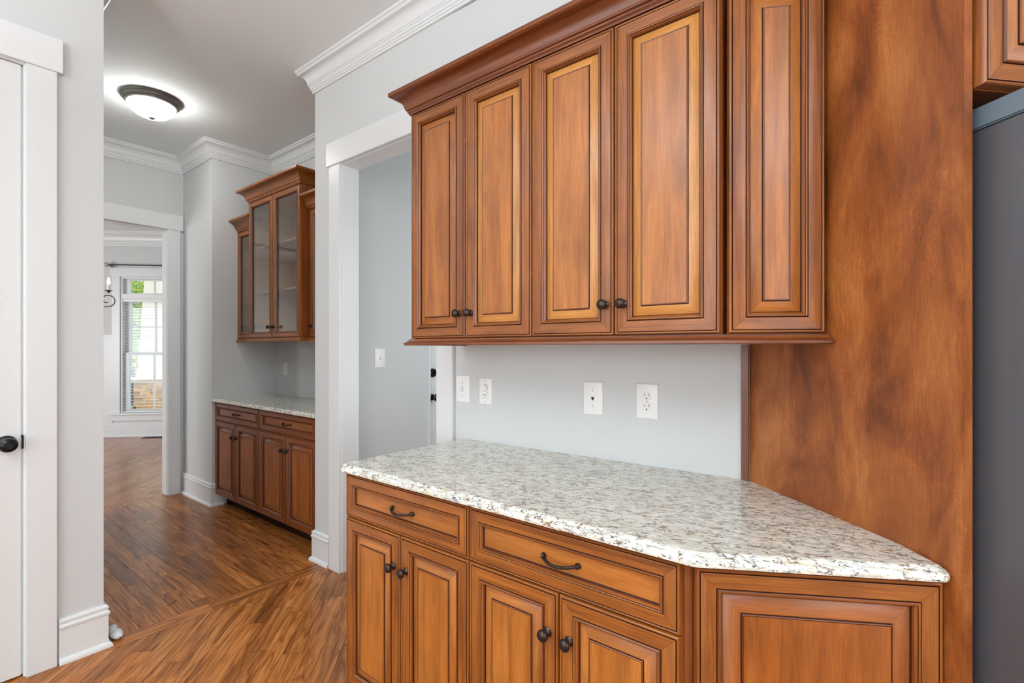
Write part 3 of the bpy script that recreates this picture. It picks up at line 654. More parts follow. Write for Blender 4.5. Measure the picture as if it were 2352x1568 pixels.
# crown moulding over the wall cabinets and light rail beneath, following the fronts
u_end = (ux + UW * cos(A30), uy + UW * sin(A30))
def off30(p, o): return (p[0] + o * sin(A30), p[1] - o * cos(A30))
yf = YUP - 0.020
CP = [(-.0165, 0), (.004, 0), (.006, .006), (.010, .010), (.010, .016), (.016, .019), (.016, .023)]
for i in range(7):
    t_ = i / 6 * pi / 2; CP.append((.018 + .034 * (1 - cos(t_)) * 0.95 + 0.006 * sin(t_), .026 + .040 * sin(t_)))
CP += [(.062, .069), (.066, .072), (.066, .086), (-.0165, .086)]
cpath = [off30(u_end, 0.012), off30((ux, uy), 0.012), (XU[0] - 0.004, yf + 0.004), (XU[0] - 0.004, YB - 0.001)]
c2 = off30((ux, uy), 0.012); tt = ((yf + 0.004) - c2[1]) / sin(A30); cpath[1] = (c2[0] + tt * cos(A30), yf + 0.004)
mb = MB(); mb.sweep(cpath, [(o, ZU1 + 0.001 + z) for o, z in CP], M['mapledk'])
tag(mb.obj('cabinet_crown', smooth=30), 'dark stained crown moulding along the top of the wall cabinets', 'moulding')
LR = [(-.012, 1.350), (.018, 1.350), (.020, 1.352), (.020, 1.360), (.016, 1.362), (.010, 1.366), (.006, 1.371), (.004, 1.3755), (-.012, 1.3755)]
lp = [off30((u_end[0] + 0.010 * cos(A30), u_end[1] + 0.010 * sin(A30)), 0.012), cpath[1], (XU[0] - 0.004, yf + 0.004), (XU[0] - 0.004, YB - 0.001)]
mb = MB(); mb.sweep(lp, LR, M['mapledk'])
tag(mb.obj('light_rail', smooth=30), 'narrow stained light rail along the underside of the wall cabinets', 'moulding')

# ------------------------------------------------------------------ tall side panel, fridge, cabinet over it
mb = MB().box((0, 0, 0), (0.022, (PB - PA).length - 0.004, 2.42), M['veneer'], (0, 0, 1))
tag(mb.obj('fridge_side_panel', None, (PB.x, PB.y, 0), PR, bevel=0.0012), 'tall swirled birch side panel between the worktop and the fridge', 'panel')
mb = MB().box((-0.4063, 1.708, 0.9155), (-0.3845, 1.7195, 1.3495), M['mapledk'], (0, 0, 1))
tag(mb.obj('scribe_strip', bevel=0.001), 'thin vertical wooden scribe strip where the tall panel meets the wall', 'trim strip')
fr = thing('refrigerator', 'dark grey refrigerator standing beyond the tall wooden side panel', 'refrigerator', (PB.x, PB.y, 0), PR)
MB().box((0.046, -0.078, 0.05), (0.946, 0.60, 1.764), M['fridge']).obj('body', fr, bevel=0.004)
MB().box((0.044, -0.082, 1.765), (0.948, 0.60, 1.808), M['fridgecap']).obj('top_cap', fr, bevel=0.003)
MB().box((0.048, -0.135, 0.70), (0.494, -0.083, 1.80), M['fridge']).obj('door', fr, bevel=0.006)
MB().box((0.498, -0.135, 0.70), (0.944, -0.083, 1.80), M['fridge']).obj('door', fr, bevel=0.006)
MB().box((0.048, -0.135, 0.08), (0.944, -0.083, 0.694), M['fridge']).obj('freezer_drawer', fr, bevel=0.006)
MB().box((0.08, 0.0, 0.0), (0.90, 0.55, 0.05), M['dark']).obj('plinth', fr)
for xx in (0.455, 0.52): MB().tube([(xx, -0.136, 0.85), (xx, -0.175, 0.87), (xx, -0.175, 1.6), (xx, -0.136, 1.62)], 0.010, M['steel'], 10).obj('handle', fr, smooth=50)
t = thing('bridge_cabinet', 'maple cabinet mounted high above the refrigerator', 'cabinet', (PB.x, PB.y, 1.838), PR)
MB().box((0.0245, 0.004, 0), (0.95, 0.58, 0.58), M['carcass'], (0, 0, 1)).obj('body', t)
raised_door(t, 0.0262, 0.002, 0.458, 0.574, (0.43, 0.06), y=0.003); raised_door(t, 0.488, 0.002, 0.458, 0.574, (0.03, 0.06), y=0.003)

# ------------------------------------------------------------------ wall plates
def plate(kind, label, loc, rz, w_=0.083, h_=0.127):
    t = thing('light_switch' if kind == 'toggle' else 'wall_outlet', label, 'switch' if kind in ('toggle', 'dimmer') else 'outlet', loc, rz)
    hw, hh = w_ / 2, h_ / 2; P_ = M['plastic']
    MB().rings(-hw, -hh, hw, hh, [(0, 0, P_), (0, -0.0025, P_), (0.0015, -0.0045, P_), (0.005, -0.0060, P_)], P_).obj('cover_plate', t, smooth=40)
    scr = [(0, 0.0302), (0, -0.0302)] if kind in ('toggle', 'phone') else ([(0, 0)] if kind == 'duplex' else [(0, 0.048), (0, -0.048)])
    for sx, sz in scr:
        MB().lathe([(0, 0), (0.003, 0), (0.0028, 0.0009), (0, 0.0011)], M['steel'], 10, 'y', (sx, -0.0059, sz)).box((sx - 0.0022, -0.0074, sz - 0.0003), (sx + 0.0022, -0.0068, sz + 0.0003), M['plasticdark']).obj('screw', t)
    def slots(z):
        for sx in (-0.0064, 0.0064): MB().box((sx - 0.0011, -0.0082, z - 0.001), (sx + 0.0011, -0.0076, z + 0.0075), M['plasticdark']).obj('slot', t)
        MB().lathe([(0.0026, 0), (0.0026, 0.0008), (0, 0.0008)], M['plasticdark'], 12, 'y', (0, -0.0076, z - 0.0085)).obj('slot', t)
    if kind == 'toggle':
        MB().box((-0.0052, -0.0066, -0.012), (0.0052, -0.0058, 0.012), M['plasticgrey']).obj('surround', t)
        mb = MB(); c = [(-0.004, -0.006, -0.005), (0.004, -0.006, -0.005), (0.004, -0.006, 0.006), (-0.004, -0.006, 0.006)]; q = [(-0.0034, -0.017, 0.003), (0.0034, -0.017, 0.003), (0.0034, -0.0155, 0.0085), (-0.0034, -0.0155, 0.0085)]
        mb.face(q, P_)
        for i in range(4): mb.face([c[i], c[(i + 1) % 4], q[(i + 1) % 4], q[i]], P_)
        mb.obj('toggle', t)
    if kind == 'phone':
        mb = MB().box((-0.0058, -0.0066, -0.004), (0.0058, -0.0058, 0.005), M['plasticdark']).box((-0.003, -0.0066, -0.0075), (0.003, -0.0058, -0.004), M['plasticdark']); mb.obj('jack', t)
    if kind == 'duplex':
        for z in (0.0195, -0.0195):
            pts = []
            for i in range(24):
                a = 2 * pi * i / 24; pts.append((max(-0.0145, min(0.0145, 0.0172 * cos(a))), 0.0172 * sin(a) * 0.82 + z))
            for sc_, y0, y1, mt, nm in ((1.06, -0.0058, -0.0064, M['plasticgrey'], 'rim'), (1.0, -0.006, -0.0077, P_, 'receptacle')):
                mb = MB(); pp = [(x * sc_, (zz - z) * sc_ + z) for x, zz in pts]
                mb.face([(x, y1, zz) for x, zz in pp], mt)
                for i in range(24): j = (i + 1) % 24; mb.face([(pp[i][0], y0, pp[i][1]), (pp[j][0], y0, pp[j][1]), (pp[j][0], y1, pp[j][1]), (pp[i][0], y1, pp[i][1])], mt)
                mb.obj(nm, t)
            slots(z)
    if kind in ('dimmer', 'decor'):
        MB().box((-0.0172, -0.0064, -0.0342), (0.0172, -0.0055, 0.0342), M['plasticgrey']).obj('surround', t)
        MB().box((-0.0165, -0.0074, -0.0335), (0.0165, -0.006, 0.0335), P_).obj('device', t, bevel=0.0006)
        if kind == 'dimmer':
            MB().lathe([(0.0165, 0), (0.0168, 0.006), (0.0155, 0.0135), (0.013, 0.0145), (0, 0.0145)], P_, 28, 'y', (0, -0.0073, 0.016)).obj('dial', t, smooth=35)
            slots(-0.0185); MB().box((0.0115, -0.0078, -0.0065), (0.0145, -0.0073, -0.0035), M['plasticdark']).obj('trim_wheel', t)
        else: slots(0.017); slots(-0.017)
    return t
def onwall(x, z):        # slide a point along its sight line onto the out-of-square wall
    k = 1.0
    for _ in range(6): k = YW(x * k) / YB
    return (x * k, YB * k - 0.0003, CAMZ + (z - CAMZ) * k)
RW = math.atan(0.0262)
plate('toggle', 'white toggle switch plate on the kitchen wall beside the door casing', onwall(-1.6195, 1.1465), RW)
plate('dimmer', 'white plate with round dimmer dial above a single outlet', onwall(-1.478, 1.143), RW, 0.073, 0.118)
plate('phone', 'white telephone jack plate with a small dark socket on the kitchen wall', onwall(-0.9295, 1.147), RW)
plate('duplex', 'white duplex outlet plate on the kitchen wall nearest the tall wooden panel', onwall(-0.7125, 1.1495), RW)
plate('toggle', 'white toggle switch plate inside the side hall past the cased opening', (-2.72, 2.033, 1.271), radians(90), 0.083, 0.127)
plate('decor', 'white outlet plate above the butler pantry worktop', (-4.375, YREC, 1.150), 0, 0.075, 0.115)

# ------------------------------------------------------------------ butler's pantry in the recess
YP = 1.755
XP = (-4.583, -3.785, -2.985)
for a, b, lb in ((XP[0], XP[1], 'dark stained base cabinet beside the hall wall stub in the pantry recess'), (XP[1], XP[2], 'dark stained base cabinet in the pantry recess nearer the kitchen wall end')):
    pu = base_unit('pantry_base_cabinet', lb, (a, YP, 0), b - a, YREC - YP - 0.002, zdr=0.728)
    for o in pu.children_recursive: o.color = (0.80, 0.66, 0.54, 1)          # tints the pantry base units darker and redder
mb = MB().box((XP[2] + 0.001, YP - 0.012, 0.10), (XEND - 0.003, YREC - 0.01, 0.884), M['carcass'], (0, 0, 1)); tag(mb.obj('filler_panel'), 'narrow stained filler closing the pantry base cabinets against the partition', 'panel')
poly = [(XREC + 0.001, YREC - 0.001)] + [(XREC + 0.001, 1.700), (XEND - 0.001, 1.700), (XEND - 0.001, YREC - 0.001)]
worktop('worktop', 'blue-grey granite worktop in the pantry recess under the glass cabinets', poly, back_keep=(0, 2, 3))
def glass_door(t, x, z, w_, h_, knob=None):
    fp = [(i * 0.90, y, m_) for i, y, m_ in frame_prof()]
    d = MB().rings(0, 0, w_, h_, fp, None, mitre=MIT).obj('glass_door', t, (x, 0, z), smooth=28)
    i = 0.0490
    MB().box((i, -0.0085, i), (w_ - i, -0.0055, h_ - i), M['glass']).obj('glass_pane', d)
    MB().rings(0, 0, w_, h_, [(0.0005, -0.0006, M['carcass']), (i + 0.004, -0.0006, M['carcass'])], None).obj('rear_frame', d) if False else None
    if knob: put_knob(d, knob)
    return d
def hollow(t, W_, D, H, shelves=(), side_finish='carcass'):
    s_ = 0.016; b = MB()
    b.box((0, 0.0005, 0), (s_, D, H), M[side_finish], (0, 0, 1)).box((W_ - s_, 0.0005, 0), (W_, D, H), M[side_finish], (0, 0, 1))
    b.box((s_, 0.0005, 0), (W_ - s_, D, s_), M['carcass'], (1, 0, 0)).box((s_, 0.0005, H - s_), (W_ - s_, D, H), M['carcass'], (1, 0, 0)).box((s_, D - 0.006, s_), (W_ - s_, D, H - s_), M['interior'], (0, 0, 1))
    b.obj('body', t)
    iw = 0.0015; l_ = MB(); I_ = M['interior']
    l_.box((s_, 0.012, s_), (s_ + iw, D - 0.007, H - s_), I_).box((W_ - s_ - iw, 0.012, s_), (W_ - s_, D - 0.007, H - s_), I_).box((s_ + iw, 0.012, s_), (W_ - s_ - iw, D - 0.007, s_ + iw), I_).box((s_ + iw, 0.012, H - s_ - iw), (W_ - s_ - iw, D - 0.007, H - s_), I_); l_.obj('lining', t)
    for z in shelves: MB().box((s_ + 0.002, 0.03, z), (W_ - s_ - 0.002, D - 0.008, z + 0.016), M['rawshelf'], (1, 0, 0)).obj('shelf', t)
    for z in (0.10, H - 0.12):
        MB().box((s_, 0.02, z - 0.02), (s_ + 0.012, 0.07, z + 0.02), M['steel']).lathe([(0, 0), (0.017, 0), (0.017, 0.006), (0, 0.006)], M['steel'], 12, 'y', (s_ + 0.03, 0.004, z)).obj('hinge', t)
ZP0 = 1.416
XPU = (-4.585, -4.240, -3.420, -2.985)
YS, YCN = 1.937, 1.880
def ucrown(t, W_, D, H, lret, rret):
    k = 1.12; pr = [(o * k, H + 0.001 + z * k) for o, z in CP]; yy = -0.016
    path = ([(W_ + 0.001, D - 0.002)] if rret else []) + [(W_ + (0.001 if rret else -0.001), yy), (0.001 if not lret else -0.001, yy)] + ([(-0.001, D - 0.002)] if lret else [])
    MB().sweep(path, pr, M['maple']).obj('crown', t, smooth=30)
t = thing('pantry_wall_cabinet', 'narrow single glass-door pantry cabinet in the recess corner', 'cabinet', (XPU[0], YS, ZP0)); D_ = YREC - YS - 0.002
hollow(t, XPU[1] - XPU[0] - 0.001, D_, 0.935, (0.30, 0.61)); glass_door(t, GAP, 0.002, XPU[1] - XPU[0] - 0.004, 0.931)
ucrown(t, XPU[1] - XPU[0] - 0.001, D_, 0.935, False, False)
Wc = XPU[2] - XPU[1]; Hc = 1.118
t = thing('pantry_wall_cabinet', 'tall central pantry cabinet with two glass doors and stepped-up crown', 'cabinet', (XPU[1], YCN, ZP0)); D_ = YREC - YCN - 0.002
hollow(t, Wc, D_, Hc, (0.37, 0.74)); glass_door(t, GAP, 0.002, Wc / 2 - 2 * GAP, Hc - 0.004, (Wc / 2 - 0.034, 0.085)); glass_door(t, Wc / 2 + GAP, 0.002, Wc / 2 - 2 * GAP, Hc - 0.004, (0.031, 0.085))
ucrown(t, Wc, D_, Hc, True, True)
t = thing('pantry_wall_cabinet', 'solid-door pantry wall cabinet half hidden by the kitchen wall end', 'cabinet', (XPU[2] + 0.001, YS, ZP0)); D_ = YREC - YS - 0.002
W3 = XPU[3] - XPU[2] - 0.001
MB().box((0, 0.0005, 0), (W3, D_, 0.935), M['carcass'], (0, 0, 1)).obj('body', t); raised_door(t, 0.03, 0.002, W3 - 0.033, 0.931, (0.033, 0.085)); ucrown(t, W3, D_, 0.935, False, False)
mb = MB(); pr = [(-.03, 1.390), (.014, 1.390), (.016, 1.398), (.008, 1.404), (.004, 1.4155), (-.03, 1.4155)]
mb.sweep([(XPU[3], YS - 0.016), (XPU[2] + 0.001, YS - 0.016), (XPU[2] + 0.001, YCN - 0.016), (XPU[1], YCN - 0.016), (XPU[1], YS - 0.016), (XPU[0], YS - 0.016)], pr, M['maple'])
tag(mb.obj('light_rail', smooth=30), 'stained light rail stepping along the underside of the pantry cabinets', 'moulding')

# ------------------------------------------------------------------ hall ceiling light
t = thing('ceiling_light', 'round flush ceiling light with lit white bowl and pewter rim', 'ceiling light', (-4.115, 1.155, CEIL))
MB().lathe([(0.0, 0), (0.178, 0), (0.180, -0.006), (0.176, -0.014), (0.170, -0.018), (0.168, -0.026), (0.160, -0.034), (0.152, -0.038), (0.150, -0.046), (0.143, -0.050), (0.138, -0.046)], M['pewter'], 48).obj('rim', t, smooth=40)
bw = [(0.141, -0.040)] + [(0.141 * cos(i / 8 * pi / 2), -0.046 - 0.088 * sin(i / 8 * pi / 2)) for i in range(9)]; bw[-1] = (0, bw[-1][1])
MB().lathe(bw, M['bowl'], 48).obj('glass_bowl', t, smooth=60)
MB().lathe([(0.0, -0.128), (0.020, -0.132), (0.018, -0.139), (0.008, -0.144), (0.0045, -0.148), (0.006, -0.152), (0.0045, -0.157), (0, -0.158)], M['pewter'], 20).obj('finial', t, smooth=50)

# ------------------------------------------------------------------ dining room bay: window, blinds, rod, wainscot, register
wn = sroot('window_1', BAYO, BAYR)
T = M['trim']
def wb(nm, s0, s1, y0, y1, z0, z1, mat=None, parent=wn, bev=0.0): return MB().box((s0, y0, z0), (s1, y1, z1), mat or T).obj(nm, parent, bevel=bev)
wb('side_casing', WA - 0.105, WA + 0.004, -0.019, -0.0, WZ0, WZ1 + 0.004); wb('side_casing', WB_ - 0.004, WB_ + 0.105, -0.019, 0, WZ0, WZ1 + 0.004)
wb('head_casing', WA - 0.13, WB_ + 0.13, -0.026, 0, WZ1 + 0.005, WZ1 + 0.135); wb('window_sill', WA - 0.145, WB_ + 0.145, -0.05, 0.10, WZ0 - 0.028, WZ0 - 0.001); wb('apron', WA - 0.105, WB_ + 0.105, -0.017, 0, WZ0 - 0.12, WZ0 - 0.03)
wb('jamb', WA, WA + 0.03, 0.0, 0.13, WZ0, WZ1); wb('jamb', WB_ - 0.03, WB_, 0.0, 0.13, WZ0, WZ1); wb('jamb', WA + 0.03, WB_ - 0.03, 0.0, 0.13, WZ1 - 0.025, WZ1)
wb('transom_bar', WA + 0.03, WB_ - 0.03, 0.0, 0.13, 2.085, 2.155)
gm = -4.547; ia, ib = WA + 0.03, WB_ - 0.03
def sash(z0, z1, y, rail=0.045, st=0.07, hz=None):
    s_ = MB(); s_.box((ia, y, z0), (ia + st, y + 0.035, z1), T).box((ib - st, y, z0), (ib, y + 0.035, z1), T).box((ia + st, y, z0), (ib - st, y + 0.035, z0 + rail), T).box((ia + st, y, z1 - rail), (ib - st, y + 0.035, z1), T)
    o = s_.obj('sash', wn)
    zs = [z0 + rail] + ([hz] if hz else []) + [z1 - rail]
    MB().box((gm - 0.012, y + 0.006, z0 + rail), (gm + 0.012, y + 0.03, z1 - rail), T).obj('muntin', o)
    if hz: MB().box((ia + st, y + 0.007, hz - 0.012), (gm - 0.012, y + 0.029, hz + 0.012), T).box((gm + 0.012, y + 0.007, hz - 0.012), (ib - st, y + 0.029, hz + 0.012), T).obj('muntin', o)
    for k in range(len(zs) - 1):
        for a, b in ((ia + st, gm - 0.012), (gm + 0.012, ib - st)):
            MB().box((a, y + 0.016, zs[k] + (0.012 if k else 0)), (b, y + 0.020, zs[k + 1] - (0.012 if k + 1 < len(zs) - 1 else 0)), M['pane']).obj('pane', o)
sash(2.157, WZ1 - 0.026, 0.06, rail=0.02, st=0.07)
sash(1.235, 2.084, 0.085, hz=1.66); sash(WZ0 + 0.001, 1.27, 0.047, hz=0.82)
bl = thing('window_blind', 'white slatted blind lowered over the dining window, slats open', 'blind', BAYO, BAYR)
MB().box((ia + 0.004, 0.004, 2.035), (ib - 0.004, 0.042, 2.083), T).obj('head_rail', bl); MB().box((ia + 0.006, 0.006, WZ0 + 0.004), (ib - 0.006, 0.040, WZ0 + 0.022), T).obj('bottom_rail', bl)
sl0 = None; z = WZ0 + 0.05
while z < 2.03:
    if sl0 is None: sl0 = MB().box((ia + 0.006, -0.019, -0.0013), (ib - 0.006, 0.019, 0.0013), T).obj('slat', bl, (0, 0.023, z)); sl0.rotation_euler = (radians(-2), 0, 0)
    else:
        o = sl0.copy(); COL.objects.link(o); o.parent = bl; o.location = (0, 0.023, z)
    z += 0.0444
for sx in (ia + 0.13, ib - 0.13): MB().box((sx - 0.0012, 0.0035, WZ0 + 0.02), (sx + 0.0012, 0.0055, 2.04), T).obj('ladder_cord', bl)
cr_ = thing('curtain_rod', 'thin dark curtain rod with crystal ball finial above the dining window', 'curtain rod', BAYO, BAYR)
MB().tube([(WA - 0.10, -0.085, 2.578), (WB_ + 0.16, -0.085, 2.578)], 0.009, M['black'], 12).obj('rod', cr_, smooth=50)
for sx in (WA - 0.133, WB_ + 0.20): MB().lathe([(0, 0), (0.012, 0.003), (0.03, 0.018), (0.036, 0.036), (0.03, 0.054), (0.012, 0.068), (0, 0.07)], M['steel'], 12, 'z', (sx, -0.085, 2.578 - 0.035)).obj('finial', cr_)
for sx in (WA - 0.085, WB_ + 0.10): MB().box((sx - 0.006, -0.09, 2.545), (sx + 0.006, -0.026, 2.568), M['pewter']).obj('bracket', cr_)
tr = sroot('trim_6', BAYO, BAYR)
for (s0, s1) in ((S0, WA - 0.105), (WB_ + 0.105, S1)):
    MB().box((s0, -0.022, 1.500), (s1, 0, 1.535), T).obj('chair_rail', tr); MB().box((s0, -0.012, 1.375), (s1, 0, 1.4995), T).obj('rail', tr); MB().box((s0, -0.012, 0.765), (s1, 0, 0.905), T).obj('rail', tr)
    MB().box((s1 - 0.085 if s0 < -5 else s0, -0.0118, 0.19), (s1 if s0 < -5 else s0 + 0.085, 0, 1.375), T).obj('stile', tr); MB().box((s0, -0.004, 0.19), (s1, 0, 1.375), T).obj('backing', tr)
MB().box((WA - 0.105, -0.012, 0.19), (WB_ + 0.105, 0, 0.215), T).obj('rail', tr)
w = MB(); w.sweep([bay(S1), bay(S0)], [(0, 0), (.026, 0), (.026, .010), (.021, .018), (.0145, .022), (.0145, .190), (0, .190)], T); struct(w.obj('baseboard_bay', smooth=30))
rg = thing('floor_register', 'dark slotted floor vent under the dining window', 'floor vent', bay(-4.42, 0.13) + (0.0,), BAYR)
mb = MB().box((-0.16, -0.06, 0.0006), (0.16, 0.06, 0.002), M['dark']); mb.obj('backing', rg)
mb = MB().box((-0.17, -0.07, 0.0006), (0.17, -0.055, 0.005), M['register']).box((-0.17, 0.055, 0.0006), (0.17, 0.07, 0.005), M['register']).box((-0.17, -0.055, 0.0006), (-0.155, 0.055, 0.005), M['register']).box((0.155, -0.055, 0.0006), (0.17, 0.055, 0.005), M['register']); mb.obj('frame', rg)
for i in range(10): MB().box((-0.148 + i * 0.031, -0.055, 0.002), (-0.136 + i * 0.031, 0.055, 0.005), M['register']).obj('bar', rg)
# chandelier: one scroll arm with its candle shows past the wall
ch_d = 6.4
px_ = lambda x, y, d: (FWD * d + RGT * ((x - 1176) / FPX * d) + Vector((0, 0, CAMZ - (y - 798.6) / FPX * d)))
tipc = px_(249.5, 668, ch_d); rad = 0.36
side = (RGT + FWD * ((1176 - 249.5) / FPX)).normalized()        # square to the line of sight
ctr = tipc - side * rad
ch = thing('chandelier', 'dark iron chandelier with scrolled arms and lit candle bulbs in the dining room', 'chandelier', (ctr.x, ctr.y, tipc.z), math.atan2(side.y, side.x))
hz_ = CEIL - tipc.z
MB().lathe([(0, -0.28), (0.012, -0.275), (0.02, -0.25), (0.008, -0.22), (0.022, -0.16), (0.012, -0.1), (0.009, 0.05), (0.018, 0.12), (0.007, 0.2), (0.005, 0.3), (0, 0.31)], M['black'], 14).obj('column', ch, smooth=50)
MB().tube([(0, 0, 0.28), (0, 0, hz_ - 0.03)], 0.004, M['black'], 8).obj('hanging_rod', ch); MB().lathe([(0, hz_ - 0.04), (0.03, hz_ - 0.035), (0.06, hz_ - 0.01), (0.062, hz_ - 0.001), (0, hz_ - 0.001)], M['black'], 20).obj('canopy', ch, smooth=50)
for k in range(5):
    a = 2 * pi * k / 5; ca, sa = cos(a), sin(a); pts = []
    for q in range(13): t_ = q / 12; pts.append((t_ * (rad - 0.012), -0.205 - 0.008 * sin(pi * t_)))
    for q in range(1, 31):
        t_ = q / 30; an = -pi / 2 + t_ * 2.05 * pi; rr = 0.085 * (1 - 0.66 * t_ ** 1.3)
        pts.append((rad - 0.012 + rr * cos(an), -0.120 + rr * sin(an)))
    arm = MB().tube([(ca * r_, sa * r_, z_) for r_, z_ in pts], 0.006, M['black'], 6).obj('arm', ch, smooth=60)
    b = MB().lathe([(0, -0.028), (0.006, -0.026), (0.012, -0.012), (0.03, 0.0), (0.046, 0.004), (0.044, 0.007), (0, 0.006)], M['black'], 16, 'z', (ca * rad, sa * rad, 0)); b.obj('cup', arm, smooth=50)
    MB().lathe([(0.013, 0.006), (0.013, 0.085), (0, 0.085)], M['plastic'], 12, 'z', (ca * rad, sa * rad, 0)).obj('candle_sleeve', arm, smooth=50)
    MB().lathe([(0.008, 0.085), (0.017, 0.105), (0.0175, 0.125), (0.009, 0.155), (0.003, 0.175), (0, 0.18)], M['flame'], 12, 'z', (ca * rad, sa * rad, 0)).obj('candle_bulb', arm, smooth=60)

# ------------------------------------------------------------------ outside the dining window
g = MB().box((-60, -40, -0.55), (-10.6, 60, -0.45), M['lawn']); struct(g.obj('ground'))
pd = px_(362, 900, 10.6); PX, PY = pd.x, pd.y
pier = thing('porch_column', 'tapered cream porch column on a ledgestone pier outside the dining window', 'column', (PX, PY, -0.45), BAYR)
def taper(nm, z0, z1, a, b, mat): 
    m_ = MB(); q0 = [(-a, -a, z0), (a, -a, z0), (a, a, z0), (-a, a, z0)]; q1 = [(-b, -b, z1), (b, -b, z1), (b, b, z1), (-b, b, z1)]
    m_.face(q1, mat); m_.face(list(reversed(q0)), mat)
    for i in range(4): m_.face([q0[i], q0[(i + 1) % 4], q1[(i + 1) % 4], q1[i]], mat)
    return m_.obj(nm, pier)
PH = 1.13
taper('pier_core', 0, PH, 0.285, 0.285, M['stone']); MB().box((-0.35, -0.35, PH), (0.35, 0.35, PH + 0.05), M['outsidewhite']).obj('pier_cap', pier); taper('shaft', PH + 0.05, 3.2, 0.255, 0.17, M['outsidewhite'])
zz = 0.0
while zz < PH - 0.03:
    hh = random.choice((0.045, 0.06, 0.075)); hh = min(hh, PH - zz)
    for face in range(4):
        x = -0.30
        while x < 0.295:
            l = min(random.uniform(0.09, 0.26), 0.30 - x)
            if face in (0, 1): 
                o = MB().box((x + 0.003, -0.30 - random.uniform(0, 0.022), zz + 0.003), (x + l - 0.003, -0.284, zz + hh - 0.003), M['stone']).obj('stone', pier); o.rotation_euler = (0, 0, face * pi / 2)
            x += l
    zz += hh
def leaves(nm, parent, ctr_, rx, rz_, n, size, mat, bias=None):
    m_ = MB(); rnd = random.Random(len(nm) + n)
    V_, F_ = [], []
    for i in range(n):
        while True:
            p = Vector((rnd.uniform(-1, 1), rnd.uniform(-1, 1), rnd.uniform(-1, 1)))
            if 0.15 < p.length < 1: break
        p = Vector((p.x * rx, p.y * rx, p.z * rz_)) + Vector(ctr_)
        a = Vector((rnd.gauss(0, 1), rnd.gauss(0, 1), rnd.gauss(0, 0.6))).normalized(); b_ = a.cross(Vector((rnd.gauss(0, 1), rnd.gauss(0, 1), rnd.gauss(0, 1)))).normalized(); s_ = size * rnd.uniform(0.6, 1.3)
        k = len(V_); V_ += [p - a * s_, p + b_ * s_ * 0.42, p + a * s_, p - b_ * s_ * 0.42]; F_.append((k, k + 1, k + 2, k + 3))
    me = bpy.data.meshes.new(nm); me.from_pydata([tuple(v) for v in V_], [], F_); me.materials.append(mat); o = bpy.data.objects.new(nm, me); COL.objects.link(o); o.parent = parent; o['kind'] = 'stuff'; return o
for (xp, dd, sp, hgt, lb) in ((300, 15.5, 1.5, 2.6, 'leafy bright green tree behind the porch column'), (262, 21, 2.2, 4.2, 'larger leafy tree further out beyond the dining window')):
    q = px_(xp, 700, dd); tr_ = thing('tree', lb, 'tree', (q.x, q.y, -0.45))
    MB().tube([(0, 0, 0), (0.05, 0.02, 1.2), (0.0, 0.06, 2.2), (0.1, 0, 3.4)], lambda t: 0.12 * (1 - 0.6 * t), M['bark'], 8).obj('trunk', tr_, smooth=60)
    for k in range(5):
        a = k * 1.3; MB().tube([(0.02, 0.03, 1.7 + 0.25 * k), (0.5 * cos(a), 0.5 * sin(a), 2.2 + 0.25 * k), (1.0 * cos(a), 1.0 * sin(a), 2.9 + 0.25 * k)], lambda t: 0.045 * (1 - 0.7 * t), M['bark'], 6).obj('branch', tr_, smooth=60)
    leaves('foliage', tr_, (0, 0, hgt), sp, hgt * 0.58, 15000, 0.055, M['leaf'])
q = px_(286, 930, 9.9); sh = thing('shrub', 'low grey-green shrub beside the stone pier', 'shrub', (q.x, q.y, -0.45)); leaves('foliage', sh, (0, 0, 0.35), 0.3, 0.35, 900, 0.035, M['shrub']); MB().tube([(0, 0, 0), (0.02, 0, 0.35)], 0.02, M['bark'], 6).obj('stem', sh)

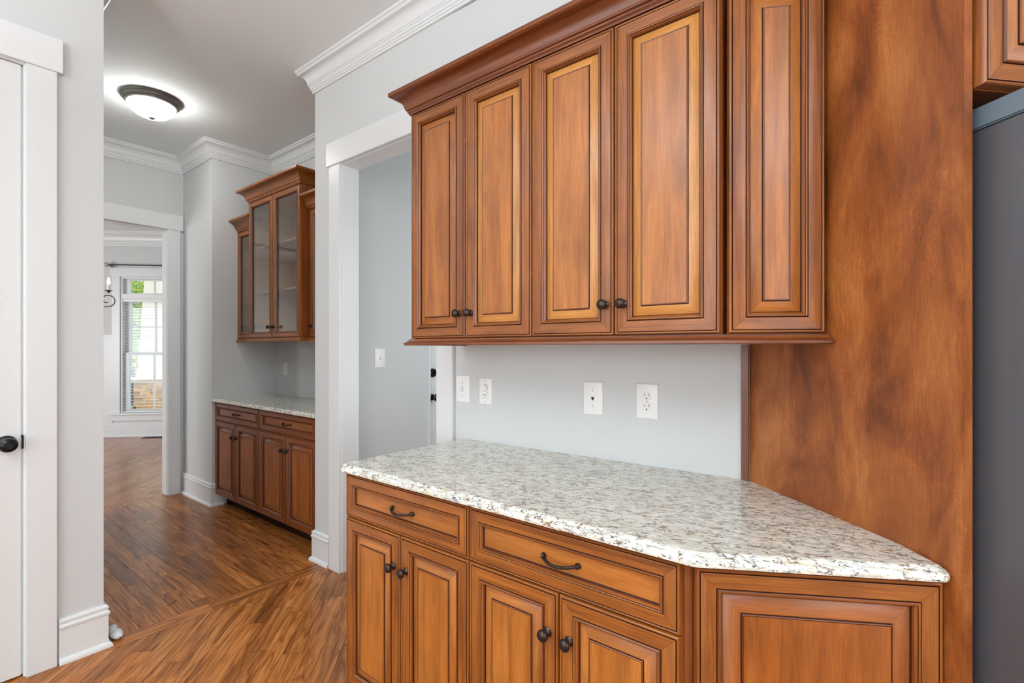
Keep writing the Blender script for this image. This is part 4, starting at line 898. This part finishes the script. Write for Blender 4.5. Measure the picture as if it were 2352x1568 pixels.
# ------------------------------------------------------------------ small things on the floor
mb = MB(); rnd = random.Random(3)
def lump(c, r, k):
    for i in range(k):
        th0, th1 = pi * i / k, pi * (i + 1) / k
        for j in range(10):
            p0, p1 = 2 * pi * j / 10, 2 * pi * (j + 1) / 10
            f = lambda th, p: (c[0] + r[0] * sin(th) * cos(p) * (1 + 0.18 * sin(5 * p + 3 * th)), c[1] + r[1] * sin(th) * sin(p) * (1 + 0.18 * sin(4 * p + th)), c[2] + r[2] * cos(th))
            if i == 0: mb.face([f(th0, p0), f(th1, p0), f(th1, p1)], M['fluff'])
            elif i == k - 1: mb.face([f(th0, p0), f(th1, p0), f(th0, p1)], M['fluff'])
            else: mb.face([f(th0, p0), f(th1, p0), f(th1, p1), f(th0, p1)], M['fluff'])
lump((0, 0, 0.020), (0.040, 0.024, 0.020), 8); lump((-0.035, -0.004, 0.026), (0.030, 0.018, 0.026), 8); lump((-0.075, -0.010, 0.016), (0.030, 0.014, 0.016), 8)
tag(mb.obj('fluff_clump', None, (-2.845, 0.662, 0.0005), 0, smooth=60), 'white clump of fluff on the floor by the left baseboard corner', 'fluff')
def splinter(label, p, q, wd, mat):
    a, b = Vector((p[0], p[1], 0.0012)), Vector((q[0], q[1], 0.0012)); m_ = (a + b) / 2 + Vector((0.004, 0.006, 0.002)); o = MB().tube([a, m_, b], lambda t: (wd * (1 - 0.5 * abs(2 * t - 1)), 0.0008, 0), mat, 5).obj('splinter')
    tag(o, label, 'splinter', None)
splinter('dark sliver of wood lying on the hall floor boards', (-2.99, 0.905), (-3.02, 0.955), 0.0025, M['dark'])
splinter('pale bent splinter by the pantry toe kick near the wall stub', (-4.42, 1.74), (-4.47, 1.80), 0.003, M['rawshelf'])
splinter('long pale splinter in front of the pantry toe kick', (-4.02, 1.70), (-3.90, 1.79), 0.003, M['rawshelf'])
splinter('pale splinter at the kitchen wall end by the pantry toe kick', (-3.01, 1.715), (-2.965, 1.75), 0.0025, M['rawshelf'])

for (px0, py0, lb) in ((-1.0, -1.5, 'pewter bowl pendant added around the bounce uplight near the white kitchen door'), (2.3, -0.7, 'pewter bowl pendant added around the bounce uplight near the kitchen windows')):
    pn = thing('added_pendant', lb, 'pendant light', (px0, py0, CEIL))  # unseen fitting added to house each bounce uplight
    MB().lathe([(0.0, -1.0), (0.10, -0.99), (0.22, -0.95), (0.31, -0.88), (0.34, -0.80), (0.335, -0.80), (0.30, -0.87), (0.21, -0.93), (0.0, -0.95)], M['pewter'], 32).obj('bowl', pn, smooth=50)
    MB().tube([(0, 0, -0.95), (0, 0, -0.01)], 0.006, M['pewter'], 8).obj('rod', pn); MB().lathe([(0, -0.03), (0.06, -0.02), (0.065, 0), (0, 0)], M['pewter'], 20).obj('canopy', pn, smooth=50)
